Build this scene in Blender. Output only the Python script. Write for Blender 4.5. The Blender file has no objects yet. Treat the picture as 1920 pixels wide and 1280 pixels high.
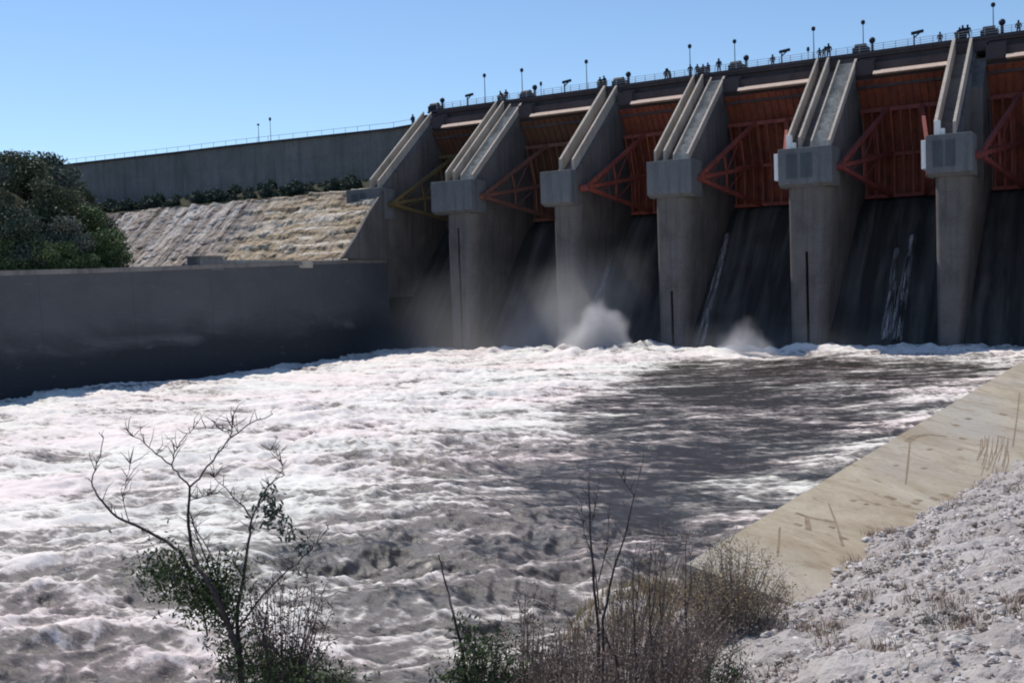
import bpy, math, random
import numpy as np
from mathutils import Vector, Matrix

sc = bpy.context.scene
COL = sc.collection
random.seed(7)

# ------------------------------------------------------------------ camera
CAM = np.array([0.0, 0.0, 9.9])
ROWS = np.array([[0.86433697, 0.00490813, 0.50288916],      # world axes as rows; columns: right, up, back
                 [0.50169352, 0.06118214, -0.86287911],
                 [-0.03500295, 0.99811455, 0.05041961]])
FPX = 2045.0
cam_data = bpy.data.cameras.new("camera")
cam = bpy.data.objects.new("camera", cam_data)
COL.objects.link(cam)
m = Matrix.Identity(4)
for r in range(3):
    for c in range(3):
        m[r][c] = ROWS[r][c]
    m[r][3] = CAM[r]
cam.matrix_world = m
cam_data.sensor_width = 36.0
cam_data.lens = FPX / 1920.0 * 36.0
cam_data.clip_start = 0.1
cam_data.clip_end = 6000.0
sc.camera = cam

# ------------------------------------------------------------------ light
SUN = Vector((-0.52, 0.20, 0.83)).normalized()
world = bpy.data.worlds.new("World")
sc.world = world
world.use_nodes = True
wn = world.node_tree.nodes
bg = wn["Background"]
sky = wn.new("ShaderNodeTexSky")
sky.sky_type = 'NISHITA'
sky.sun_disc = False
sky.sun_elevation = math.asin(SUN.z)
sky.sun_rotation = math.atan2(SUN.x, SUN.y)
sky.altitude = 0
sky.air_density = 1.0
sky.dust_density = 0.0
sky.ozone_density = 5.0
world.node_tree.links.new(sky.outputs[0], bg.inputs[0])
bg.inputs[1].default_value = 0.125
ld = bpy.data.lights.new("sun", 'SUN')
ld.energy = 4.2
ld.angle = math.radians(0.5)
ld.color = (1.0, 0.93, 0.86)
lo = bpy.data.objects.new("sun", ld)
COL.objects.link(lo)
lo.location = (-60, 40, 90)
lo.rotation_euler = SUN.to_track_quat('Z', 'Y').to_euler()
sc.view_settings.view_transform = 'Standard'
sc.view_settings.look = 'None'
sc.view_settings.exposure = 0.08
sc.view_settings.gamma = 1.0
sc.cycles.max_bounces = 6
sc.cycles.volume_bounces = 1
sc.cycles.pixel_filter_type = 'BLACKMAN_HARRIS'
sc.cycles.filter_width = 2.0

# ------------------------------------------------------------------ helpers
def ray(x, y):
    v = np.array([x - 960.0, 640.0 - y, -FPX])
    v /= np.linalg.norm(v)
    return ROWS @ v

def at(x, y, ax, val):
    d = ray(x, y)
    return CAM + d * ((val - CAM[ax]) / d[ax])

def at_depth(x, y, dep):
    d = ray(x, y)
    return CAM + d * (dep / float(-(ROWS.T @ d)[2]))

def tag(o, label=None, cat=None, group=None, kind=None):
    if label: o['label'] = label
    if cat: o['category'] = cat
    if group: o['group'] = group
    if kind: o['kind'] = kind
    return o

def empty(name, loc=(0, 0, 0), rz=0.0):
    o = bpy.data.objects.new(name, None)
    COL.objects.link(o)
    o.location = loc
    o.rotation_euler = (0, 0, rz)
    o.empty_display_size = 0.3
    return o

class MB:
    def __init__(s):
        s.v = []; s.f = []; s.n = 0
    def add(s, verts, faces):
        verts = [tuple(map(float, p)) for p in verts]
        s.v += verts
        s.f += [tuple(i + s.n for i in f) for f in faces]
        s.n += len(verts)
        return s
    def box(s, a, b):
        x0, y0, z0 = a; x1, y1, z1 = b
        P = [(x0,y0,z0),(x1,y0,z0),(x1,y1,z0),(x0,y1,z0),(x0,y0,z1),(x1,y0,z1),(x1,y1,z1),(x0,y1,z1)]
        return s.add(P, [(3,2,1,0),(4,5,6,7),(0,1,5,4),(1,2,6,5),(2,3,7,6),(3,0,4,7)])
    def prism_x(s, prof, x0, x1):       # profile of (y, z) swept along x
        k = len(prof)
        P = [(x0, y, z) for y, z in prof] + [(x1, y, z) for y, z in prof]
        F = [tuple(range(k)), tuple(range(2*k-1, k-1, -1))]
        F += [(i, i + k, (i+1) % k + k, (i+1) % k) for i in range(k)]
        return s.add(P, F)
    def prism_z(s, prof, z0, z1):
        k = len(prof)
        P = [(x, y, z0) for x, y in prof] + [(x, y, z1) for x, y in prof]
        F = [tuple(range(k-1, -1, -1)), tuple(range(k, 2*k))]
        F += [(i, (i+1) % k, (i+1) % k + k, i + k) for i in range(k)]
        return s.add(P, F)
    def bar(s, a, b, w, h=None):        # rectangular bar from a to b
        h = h or w
        a = Vector(a); b = Vector(b); d = (b - a).normalized()
        up = Vector((0, 0, 1)) if abs(d.z) < 0.95 else Vector((1, 0, 0))
        r = d.cross(up).normalized(); u = r.cross(d)
        P = []
        for c in (a, b):
            for sx, sz in ((-1,-1),(1,-1),(1,1),(-1,1)):
                P.append(c + r*(sx*w/2) + u*(sz*h/2))
        return s.add(P, [(3,2,1,0),(4,5,6,7),(0,1,5,4),(1,2,6,5),(2,3,7,6),(3,0,4,7)])
    def tube(s, pts, rads, n=6):
        rings = []
        prev = None
        for i, p in enumerate(pts):
            p = Vector(p)
            d = (Vector(pts[min(i+1, len(pts)-1)]) - Vector(pts[max(i-1, 0)])).normalized()
            if prev is None:
                r = d.cross(Vector((0.3, 0.2, 1))).normalized()
                if r.length < 0.1: r = Vector((1, 0, 0))
            else:
                r = (prev - d * prev.dot(d)).normalized()
            prev = r
            u = d.cross(r)
            rings.append([p + (r*math.cos(2*math.pi*k/n) + u*math.sin(2*math.pi*k/n)) * rads[i] for k in range(n)])
        P = [q for rg in rings for q in rg]
        F = []
        for i in range(len(rings)-1):
            for k in range(n):
                F.append((i*n+k, i*n+(k+1) % n, (i+1)*n+(k+1) % n, (i+1)*n+k))
        F.append(tuple(range(n-1, -1, -1)))
        F.append(tuple(range((len(rings)-1)*n, len(rings)*n)))
        return s.add(P, F)
    def ball(s, c, r, nu=10, nv=7, sc3=(1,1,1)):
        P = []; F = []
        for j in range(nv+1):
            t = math.pi*j/nv
            for i in range(nu):
                a = 2*math.pi*i/nu
                P.append((c[0]+r*sc3[0]*math.sin(t)*math.cos(a), c[1]+r*sc3[1]*math.sin(t)*math.sin(a), c[2]+r*sc3[2]*math.cos(t)))
        for j in range(nv):
            for i in range(nu):
                F.append((j*nu+i, (j+1)*nu+i, (j+1)*nu+(i+1) % nu, j*nu+(i+1) % nu))
        return s.add(P, F)
    def build(s, name, mat, parent=None, bevel=0.0, smooth=False):
        me = bpy.data.meshes.new(name)
        me.from_pydata(s.v, [], s.f)
        me.validate()
        import bmesh
        bm = bmesh.new(); bm.from_mesh(me)
        bmesh.ops.recalc_face_normals(bm, faces=bm.faces)
        bm.to_mesh(me); bm.free()
        me.materials.append(mat)
        if smooth:
            me.polygons.foreach_set('use_smooth', [True]*len(me.polygons))
        o = bpy.data.objects.new(name, me)
        COL.objects.link(o)
        if parent: o.parent = parent
        if bevel > 0:
            b = o.modifiers.new("bevel", 'BEVEL'); b.width = bevel; b.segments = 2; b.limit_method = 'ANGLE'
        return o

def np_mesh(name, V, F, mat, smooth=True, attrs=None, parent=None):
    """V (n,3), F (m,3|4) numpy arrays"""
    me = bpy.data.meshes.new(name)
    nv = len(V); m_, k = F.shape
    me.vertices.add(nv); me.vertices.foreach_set('co', V.astype(np.float32).ravel())
    me.loops.add(m_*k); me.loops.foreach_set('vertex_index', F.astype(np.int32).ravel())
    me.polygons.add(m_)
    me.polygons.foreach_set('loop_start', np.arange(0, m_*k, k, dtype=np.int32))
    me.polygons.foreach_set('use_smooth', np.full(m_, smooth))
    me.update(calc_edges=True)
    if attrs:
        for an, arr in attrs.items():
            a = me.attributes.new(an, 'FLOAT', 'POINT')
            a.data.foreach_set('value', arr.astype(np.float32).ravel())
    me.materials.append(mat)
    o = bpy.data.objects.new(name, me)
    COL.objects.link(o)
    if parent: o.parent = parent
    return o

def grid_faces(nr, nc):
    i = np.arange(nr-1)[:, None]*nc + np.arange(nc-1)[None, :]
    i = i.ravel()
    return np.stack([i, i+1, i+nc+1, i+nc], 1)

_rs = np.random.RandomState(3)
PERM = _rs.permutation(4096)
GR = _rs.rand(4096)*2*np.pi
def _h(ix, iy, seed):
    return PERM[(PERM[(ix + seed*131) & 4095] + iy) & 4095]
def perlin(x, y, seed=0):
    ix = np.floor(x).astype(np.int64); iy = np.floor(y).astype(np.int64)
    fx = x-ix; fy = y-iy
    u = fx*fx*fx*(fx*(fx*6-15)+10); v = fy*fy*fy*(fy*(fy*6-15)+10)
    def g(dx, dy):
        a = GR[_h(ix+dx, iy+dy, seed)]
        return np.cos(a)*(fx-dx)+np.sin(a)*(fy-dy)
    n0 = g(0,0)*(1-u)+g(1,0)*u
    n1 = g(0,1)*(1-u)+g(1,1)*u
    return (n0*(1-v)+n1*v)*1.5
def fbm(x, y, octs=4, seed=0, gain=0.5):
    s = 0; a = 1.0; t = 0
    for o in range(octs):
        s = s + a*perlin(x*2**o+17.3*o, y*2**o-9.1*o, seed+o); t += a; a *= gain
    return s/t
def worley(x, y, seed=0):
    ix = np.floor(x).astype(np.int64); iy = np.floor(y).astype(np.int64)
    f1 = np.full(x.shape, 9.0); hv = np.zeros(x.shape)
    for dx in (-1,0,1):
        for dy in (-1,0,1):
            h = _h(ix+dx, iy+dy, seed)
            px = ix+dx+0.15+0.7*(h/4096.0); py = iy+dy+0.15+0.7*(PERM[(h+77) & 4095]/4096.0)
            d = np.hypot(px-x, py-y)
            b = d < f1
            f1 = np.where(b, d, f1); hv = np.where(b, PERM[(h+501) & 4095]/4096.0, hv)
    return f1, hv
def sstep(a, b, x):
    t = np.clip((x-a)/(b-a), 0, 1)
    return t*t*(3-2*t)
def poly_sd(x, y, poly):
    """signed distance (positive inside)"""
    n = len(poly); d = np.full(x.shape, 1e9); ins = np.zeros(x.shape, bool)
    for i in range(n):
        ax, ay = poly[i]; bx, by = poly[(i+1) % n]
        ex, ey = bx-ax, by-ay
        t = np.clip(((x-ax)*ex+(y-ay)*ey)/(ex*ex+ey*ey+1e-9), 0, 1)
        d = np.minimum(d, np.hypot(x-ax-t*ex, y-ay-t*ey))
        c = ((ay > y) != (by > y)) & (x < (bx-ax)*(y-ay)/(by-ay+1e-12)+ax)
        ins ^= c
    return np.where(ins, d, -d)

# ------------------------------------------------------------------ materials
class NT:
    def __init__(s, name):
        s.m = bpy.data.materials.new(name); s.m.use_nodes = True
        s.t = s.m.node_tree; s.N = s.t.nodes; s.L = s.t.links
        s.b = s.N["Principled BSDF"]
        s.tc = s.N.new("ShaderNodeTexCoord")
    def lk(s, a, b): s.L.new(a, b)
    def map(s, scale=(1,1,1), rot=(0,0,0), src='Object'):
        mp = s.N.new("ShaderNodeMapping")
        mp.inputs['Scale'].default_value = scale; mp.inputs['Rotation'].default_value = rot
        s.lk(s.tc.outputs[src], mp.inputs[0]); return mp.outputs[0]
    def noise(s, vec, scale=1.0, detail=5, rough=0.55, dist=0.0):
        n = s.N.new("ShaderNodeTexNoise"); n.inputs['Scale'].default_value = scale
        n.inputs['Detail'].default_value = detail; n.inputs['Roughness'].default_value = rough
        n.inputs['Distortion'].default_value = dist
        s.lk(vec, n.inputs['Vector']); return n.outputs[0]
    def ramp(s, fac, stops):
        r = s.N.new("ShaderNodeValToRGB"); e = r.color_ramp.elements
        while len(e) < len(stops): e.new(0.5)
        for i, (p, c) in enumerate(stops):
            e[i].position = p
            e[i].color = (c, c, c, 1) if isinstance(c, (int, float)) else (*c, 1)
        s.lk(fac, r.inputs[0]); return r.outputs[0]
    def mix(s, fac, a, b, mode='MIX'):
        x = s.N.new("ShaderNodeMix"); x.data_type = 'RGBA'; x.blend_type = mode
        for sock, v in ((x.inputs[0], fac), (x.inputs[6], a), (x.inputs[7], b)):
            if isinstance(v, (int, float)): sock.default_value = v
            elif isinstance(v, tuple): sock.default_value = (*v, 1)
            else: s.lk(v, sock)
        return x.outputs[2]
    def math(s, op, a, b=0.0, clamp=False):
        x = s.N.new("ShaderNodeMath"); x.operation = op; x.use_clamp = clamp
        for sock, v in ((x.inputs[0], a), (x.inputs[1], b)):
            if isinstance(v, (int, float)): sock.default_value = v
            else: s.lk(v, sock)
        return x.outputs[0]
    def bump(s, h, strength=0.3, dist=0.1):
        b = s.N.new("ShaderNodeBump"); b.inputs['Strength'].default_value = strength
        b.inputs['Distance'].default_value = dist
        s.lk(h, b.inputs['Height']); s.lk(b.outputs[0], s.b.inputs['Normal'])
    def out(s, col, rough=0.8, spec=0.3, metal=0.0):
        if isinstance(col, tuple): s.b.inputs['Base Color'].default_value = (*col, 1)
        else: s.lk(col, s.b.inputs['Base Color'])
        if isinstance(rough, (int, float)): s.b.inputs['Roughness'].default_value = rough
        else: s.lk(rough, s.b.inputs['Roughness'])
        s.b.inputs['Specular IOR Level'].default_value = spec
        s.b.inputs['Metallic'].default_value = metal
        return s.m

def joint_lines(t, zstep, zoff=0.0, width=0.02):
    sep = t.N.new("ShaderNodeSeparateXYZ"); t.lk(t.tc.outputs['Object'], sep.inputs[0])
    f = t.math('FRACT', t.math('DIVIDE', t.math('ADD', sep.outputs[2], zoff+100.0), zstep))
    return t.math('LESS_THAN', f, width)

def concrete(name, base, var=0.35, streak=0.4, scale=1.0, rough=0.88, lifts=0.0):
    t = NT(name)
    o = t.map()
    n1 = t.noise(o, 0.16*scale, 8, 0.62, 0.4)
    n2 = t.noise(t.map((1.3, 1.3, 0.09)), 0.8*scale, 6, 0.6)       # run marks down the face
    n3 = t.noise(o, 3.0*scale, 4, 0.6)
    lo_ = tuple(c*(1-var) for c in base); hi = tuple(min(1, c*(1+var)) for c in base)
    c = t.mix(t.ramp(n1, [(0.3, 0.0), (0.7, 1.0)]), lo_, hi)
    c = t.mix(t.math('MULTIPLY', t.ramp(n2, [(0.48, 0.0), (0.68, 1.0)]), streak), c, tuple(x*0.3 for x in base))
    c = t.mix(0.25, c, t.ramp(n3, [(0.3, tuple(x*0.6 for x in base)), (0.7, tuple(min(1, x*1.4) for x in base))]))
    if lifts: c = t.mix(t.math('MULTIPLY', joint_lines(t, lifts, 0.3, 0.03), 0.22), c, tuple(x*0.35 for x in base))
    t.bump(n3, 0.35, 0.06)
    return t.out(c, rough)

def plain(name, col, rough=0.7, metal=0.0, var=0.25, scale=2.0):
    t = NT(name)
    n = t.noise(t.map(), scale, 5, 0.6)
    c = t.mix(t.ramp(n, [(0.3, 0.0), (0.7, 1.0)]), tuple(x*(1-var) for x in col), tuple(min(1, x*(1+var)) for x in col))
    return t.out(c, rough, 0.3, metal)

M = {}
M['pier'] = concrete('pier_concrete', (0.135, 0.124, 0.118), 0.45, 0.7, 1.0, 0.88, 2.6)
M['brown_conc'] = concrete('brown_concrete', (0.12, 0.095, 0.08), 0.3, 0.5)
M['block'] = concrete('block_concrete', (0.14, 0.145, 0.152), 0.3, 0.5)
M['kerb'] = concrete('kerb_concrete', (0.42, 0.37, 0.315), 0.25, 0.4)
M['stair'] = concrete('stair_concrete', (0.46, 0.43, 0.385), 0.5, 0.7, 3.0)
M['wing'] = concrete('wing_concrete', (0.205, 0.19, 0.178), 0.32, 0.55, 1.0, 0.88, 3.2)
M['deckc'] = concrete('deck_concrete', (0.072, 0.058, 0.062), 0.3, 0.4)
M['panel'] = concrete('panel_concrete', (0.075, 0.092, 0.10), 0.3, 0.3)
M['ledge'] = concrete('ledge_concrete', (0.62, 0.47, 0.37), 0.12, 0.15)
M['joint'] = plain('dark_slit', (0.02, 0.022, 0.025), 0.95)  # near-black colour of the narrow slits on the wing wall
M['steel'] = plain('dark_steel', (0.014, 0.022, 0.035), 0.6, 0.3)
M['pole'] = plain('galvanised_pole', (0.16, 0.19, 0.22), 0.6, 0.4)
M['rail'] = plain('painted_rail', (0.42, 0.42, 0.43), 0.6)
M['white'] = plain('white_paint_and_sunlit_end', (0.8, 0.79, 0.77), 0.6, 0, 0.06)  # white stubs, and the sunlit block ends painted white
M['trunk'] = plain('bark', (0.09, 0.07, 0.055), 0.9, 0, 0.4, 6)
M['twig'] = plain('twig_bark', (0.055, 0.042, 0.045), 0.9, 0, 0.4, 12)
M['twig_pale'] = plain('dry_twig_bark', (0.21, 0.165, 0.14), 0.9, 0, 0.4, 12)
M['twig_red'] = plain('reddish_twig_bark', (0.17, 0.125, 0.105), 0.9, 0, 0.4, 12)
M['cloth_navy'] = plain('navy_cloth', (0.012, 0.02, 0.045), 0.9)
M['cloth_dark'] = plain('charcoal_cloth', (0.02, 0.02, 0.025), 0.9)
M['hair'] = plain('black_hair', (0.012, 0.01, 0.01), 0.6)
M['skin'] = plain('skin', (0.3, 0.17, 0.11), 0.6, 0, 0.08)

def rusty(name, base, dark):
    t = NT(name)
    n1 = t.noise(t.map(), 0.35, 7, 0.65, 0.5)
    n2 = t.noise(t.map((2, 2, 0.25)), 1.2, 5, 0.6)
    c = t.mix(t.ramp(n1, [(0.32, 0.0), (0.68, 1.0)]), dark, base)
    c = t.mix(t.math('MULTIPLY', t.ramp(n2, [(0.5, 0.0), (0.7, 1.0)]), 0.5), c, tuple(x*0.4 for x in dark))
    t.bump(n1, 0.2, 0.05)
    return t.out(c, 0.7, 0.3)
M['gate_red'] = rusty('gate_red_paint', (0.31, 0.085, 0.044), (0.15, 0.046, 0.034))
M['gate_brown'] = rusty('gate_brown_paint', (0.16, 0.068, 0.042), (0.095, 0.055, 0.036))
M['arm_red'] = rusty('arm_red_paint', (0.33, 0.085, 0.055), (0.17, 0.045, 0.042))
M['arm_maroon'] = rusty('arm_maroon_paint', (0.25, 0.065, 0.055), (0.16, 0.045, 0.045))
M['arm_ochre'] = rusty('arm_ochre_paint', (0.17, 0.125, 0.05), (0.11, 0.085, 0.045))
M['arm_rust'] = rusty('arm_rust_paint', (0.20, 0.085, 0.065), (0.13, 0.065, 0.045))

def mat_training():
    t = NT('training_wall_concrete')
    sep = t.N.new("ShaderNodeSeparateXYZ"); t.lk(t.tc.outputs['Object'], sep.inputs[0])
    n1 = t.noise(t.map((1, 1, 1.6)), 0.10, 8, 0.65, 0.6)
    n2 = t.noise(t.map((1, 1, 2.5)), 0.5, 6, 0.6)
    # the waterline scum mark: wet dark concrete below an uneven line
    h = t.math('ADD', sep.outputs[2], t.math('MULTIPLY', t.math('SUBTRACT', n1, 0.5), 4.5))
    wet = t.ramp(t.math('DIVIDE', h, 14.0), [(0.30, 1.0), (0.55, 0.0)])
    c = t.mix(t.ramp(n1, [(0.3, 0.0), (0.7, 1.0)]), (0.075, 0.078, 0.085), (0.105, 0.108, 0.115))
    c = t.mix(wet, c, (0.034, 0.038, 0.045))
    c = t.mix(t.math('MULTIPLY', t.ramp(n2, [(0.62, 0.0), (0.76, 1.0)]), 0.35), c, (0.2, 0.2, 0.21))
    n5 = t.noise(t.map((1, 0.35, 1.2)), 0.16, 5, 0.6, 0.6)
    band = t.ramp(t.math('DIVIDE', t.math('ADD', sep.outputs[2], t.math('MULTIPLY', n5, 3.0)), 14.0), [(0.44, 0.0), (0.50, 1.0), (0.56, 0.0)])
    c = t.mix(t.math('MULTIPLY', t.math('MULTIPLY', band, t.ramp(n5, [(0.50, 0.0), (0.62, 1.0)])), 0.5), c, (0.20, 0.20, 0.205))
    c = t.mix(t.math('MULTIPLY', joint_lines(t, 3.4, 0.5, 0.015), 0.15), c, (0.03, 0.03, 0.035))
    fy = t.math('LESS_THAN', t.math('FRACT', t.math('DIVIDE', t.math('ADD', sep.outputs[1], 300.0), 12.0)), 0.012)
    c = t.mix(t.math('MULTIPLY', fy, 0.2), c, (0.025, 0.025, 0.03))
    t.bump(n2, 0.5, 0.3)
    return t.out(c, 0.85)
M['training'] = mat_training()

def mat_ogee():
    t = NT('spillway_wet_concrete')
    n1 = t.noise(t.map((1.1, 0.10, 0.10)), 0.55, 6, 0.6, 0.3)
    n2 = t.noise(t.map(), 0.12, 4, 0.5)
    c = t.mix(t.ramp(n1, [(0.42, 0.0), (0.72, 1.0)]), (0.035, 0.034, 0.033), (0.115, 0.112, 0.108))
    c = t.mix(t.ramp(n2, [(0.45, 0.0), (0.7, 0.6)]), c, (0.020, 0.019, 0.020))
    t.bump(n1, 0.4, 0.3)
    return t.out(c, 0.8, 0.12)
M['ogee'] = mat_ogee()

def mat_jet():
    t = NT('falling_water')
    n1 = t.noise(t.map((3.0, 0.25, 0.25)), 1.2, 6, 0.65, 0.3)
    t.bump(n1, 0.5, 0.2)
    t.out(t.mix(t.ramp(n1, [(0.35, 0.0), (0.7, 1.0)]), (0.20, 0.21, 0.22), (0.62, 0.60, 0.62)), 0.6)
    al = t.ramp(n1, [(0.42, 0.0), (0.70, 0.6)])
    t.lk(al, t.b.inputs['Alpha'])
    return t.m
M['jet'] = mat_jet()

def mat_rockslope():
    t = NT('cut_rock')
    o = t.map((1, 1, 1))
    n1 = t.noise(t.map((0.35, 1.0, 1.5)), 0.25, 6, 0.6, 1.2)
    band = t.noise(t.map((0.10, 1.4, 1.8)), 0.42, 6, 0.6, 0.5)       # near-level ledges
    gul = t.noise(t.map((2.4, 0.12, 0.12), (0, 0.0, 0.22)), 0.24, 6, 0.6, 0.3)   # gullies running down
    n3 = t.noise(o, 1.1, 8, 0.75)
    n4 = t.noise(o, 0.10, 4, 0.6)
    c = t.ramp(n1, [(0.36, (0.30, 0.21, 0.13)), (0.47, (0.60, 0.47, 0.30)), (0.56, (0.46, 0.38, 0.29)), (0.66, (0.80, 0.70, 0.54))])
    c = t.mix(t.ramp(band, [(0.42, 0.85), (0.47, 0.0)]), c, (0.13, 0.095, 0.065))
    c = t.mix(t.ramp(band, [(0.56, 0.0), (0.60, 0.8)]), c, (0.86, 0.80, 0.70))
    g = t.ramp(gul, [(0.40, (0.14, 0.115, 0.10)), (0.46, (0.52, 0.47, 0.43)), (0.52, (0.34, 0.26, 0.20)), (0.57, (0.72, 0.67, 0.62)), (0.64, (0.46, 0.42, 0.39))])
    sep = t.N.new("ShaderNodeSeparateXYZ"); t.lk(t.tc.outputs['Object'], sep.inputs[0])
    left = t.ramp(t.math('MULTIPLY', t.math('ADD', t.math('ADD', sep.outputs[0], 126.0), t.math('MULTIPLY', n4, 26.0)), 0.05), [(0.2, 1.0), (0.8, 0.12)])
    c = t.mix(left, c, g)
    c = t.mix(t.math('MULTIPLY', t.ramp(n3, [(0.50, 0.0), (0.60, 1.0)]), 0.6), c, (0.15, 0.13, 0.075))
    t.bump(n3, 0.9, 0.5)
    return t.out(c, 0.95, 0.1)
M['rockslope'] = mat_rockslope()

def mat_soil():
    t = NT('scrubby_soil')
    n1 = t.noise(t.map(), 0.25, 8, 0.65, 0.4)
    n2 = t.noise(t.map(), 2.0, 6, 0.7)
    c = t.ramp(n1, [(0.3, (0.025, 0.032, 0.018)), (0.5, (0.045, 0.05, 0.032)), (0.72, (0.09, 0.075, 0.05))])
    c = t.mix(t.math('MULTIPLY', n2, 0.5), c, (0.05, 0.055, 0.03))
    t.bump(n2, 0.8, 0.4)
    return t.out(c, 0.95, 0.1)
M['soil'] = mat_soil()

def mat_bank():
    t = NT('gravel_bank')
    n1 = t.noise(t.map(), 0.55, 6, 0.6, 0.4)
    v = t.N.new("ShaderNodeTexVoronoi"); v.inputs['Scale'].default_value = 7.0
    t.lk(t.map(), v.inputs['Vector'])
    n2 = t.noise(t.map(), 9.0, 5, 0.7)
    c = t.mix(t.ramp(n1, [(0.35, 0.0), (0.65, 1.0)]), (0.36, 0.325, 0.30), (0.54, 0.51, 0.48))
    c = t.mix(t.math('MULTIPLY', v.outputs['Color'], 0.35), c, (0.30, 0.25, 0.25))
    c = t.mix(t.math('MULTIPLY', t.ramp(n2, [(0.5, 0.0), (0.65, 1.0)]), 0.5), c, (0.17, 0.16, 0.15))
    t.bump(n2, 0.8, 0.08)
    return t.out(c, 0.95, 0.1)
M['bank'] = mat_bank()

def mat_stones():
    t = NT('riprap_stone')
    a = t.N.new("ShaderNodeAttribute"); a.attribute_name = 'tone'
    n2 = t.noise(t.map(), 9.0, 6, 0.7)
    c = t.ramp(a.outputs['Fac'], [(0.0, (0.20, 0.165, 0.14)), (0.3, (0.42, 0.365, 0.335)), (0.55, (0.50, 0.48, 0.44)), (0.8, (0.60, 0.53, 0.50)), (1.0, (0.76, 0.72, 0.68))])
    c = t.mix(t.math('MULTIPLY', t.ramp(n2, [(0.48, 0.0), (0.66, 1.0)]), 0.55), c, (0.22, 0.21, 0.20))
    t.bump(n2, 0.7, 0.05)
    return t.out(c, 0.95, 0.1)
M['stones'] = mat_stones()

def mat_apron():
    t = NT('weathered_yellow_concrete')
    n1 = t.noise(t.map(), 0.30, 9, 0.65, 0.6)
    n2 = t.noise(t.map((0.8, 1.3, 1)), 1.1, 7, 0.7, 0.8)
    n3 = t.noise(t.map(), 6.0, 5, 0.7)
    n4 = t.noise(t.map((1, 0.5, 1)), 0.12, 4, 0.5)
    c = t.mix(t.ramp(n1, [(0.38, 0.0), (0.62, 1.0)]), (0.33, 0.27, 0.185), (0.50, 0.44, 0.33))
    c = t.mix(t.math('MULTIPLY', t.ramp(n4, [(0.45, 0.0), (0.6, 1.0)]), 0.7), c, (0.37, 0.355, 0.32))
    c = t.mix(t.math('MULTIPLY', t.ramp(n2, [(0.54, 0.0), (0.66, 1.0)]), 0.8), c, (0.25, 0.185, 0.12))
    c = t.mix(t.math('MULTIPLY', t.ramp(n3, [(0.52, 0.0), (0.70, 1.0)]), 0.45), c, (0.28, 0.215, 0.14))
    t.bump(n3, 0.4, 0.04)
    return t.out(c, 0.9, 0.2)
M['apron'] = mat_apron()
M['coping'] = concrete('coping_concrete', (0.50, 0.48, 0.43), 0.12, 0.1)
M['stain'] = plain('dark_crack_stain', (0.25, 0.195, 0.13), 0.95, 0, 0.3, 4)

def mat_leaf(name, a, b):
    t = NT(name)
    g = t.N.new("ShaderNodeNewGeometry")
    n = t.noise(t.map(), 0.7, 3, 0.5)
    f = t.math('ADD', t.math('MULTIPLY', g.outputs['Random Per Island'], 0.6), t.math('MULTIPLY', n, 0.5))
    c = t.mix(t.ramp(f, [(0.2, 0.0), (0.85, 1.0)]), a, b)
    t.out(c, 0.7, 0.2)
    return t.m
M['leaf_dark'] = mat_leaf('leaf_dark', (0.035, 0.052, 0.04), (0.085, 0.112, 0.08))
M['leaf_olive'] = mat_leaf('leaf_olive', (0.055, 0.07, 0.04), (0.13, 0.145, 0.085))
M['leaf_mid'] = mat_leaf('leaf_mid', (0.035, 0.055, 0.025), (0.09, 0.12, 0.045))
M['leaf_grey'] = mat_leaf('leaf_grey_green', (0.07, 0.085, 0.072), (0.16, 0.18, 0.14))
M['leaf_bright'] = mat_leaf('leaf_bright', (0.06, 0.09, 0.04), (0.15, 0.20, 0.085))
M['leaf_brown'] = mat_leaf('leaf_dry_brown', (0.08, 0.06, 0.048), (0.24, 0.18, 0.13))
M['leaf_purple'] = mat_leaf('leaf_dry_purple', (0.07, 0.052, 0.046), (0.20, 0.155, 0.135))
M['grass_dry'] = mat_leaf('dry_grass', (0.24, 0.185, 0.10), (0.52, 0.43, 0.27))
M['grass_brown'] = mat_leaf('brown_grass', (0.14, 0.105, 0.08), (0.36, 0.28, 0.22))

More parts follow.
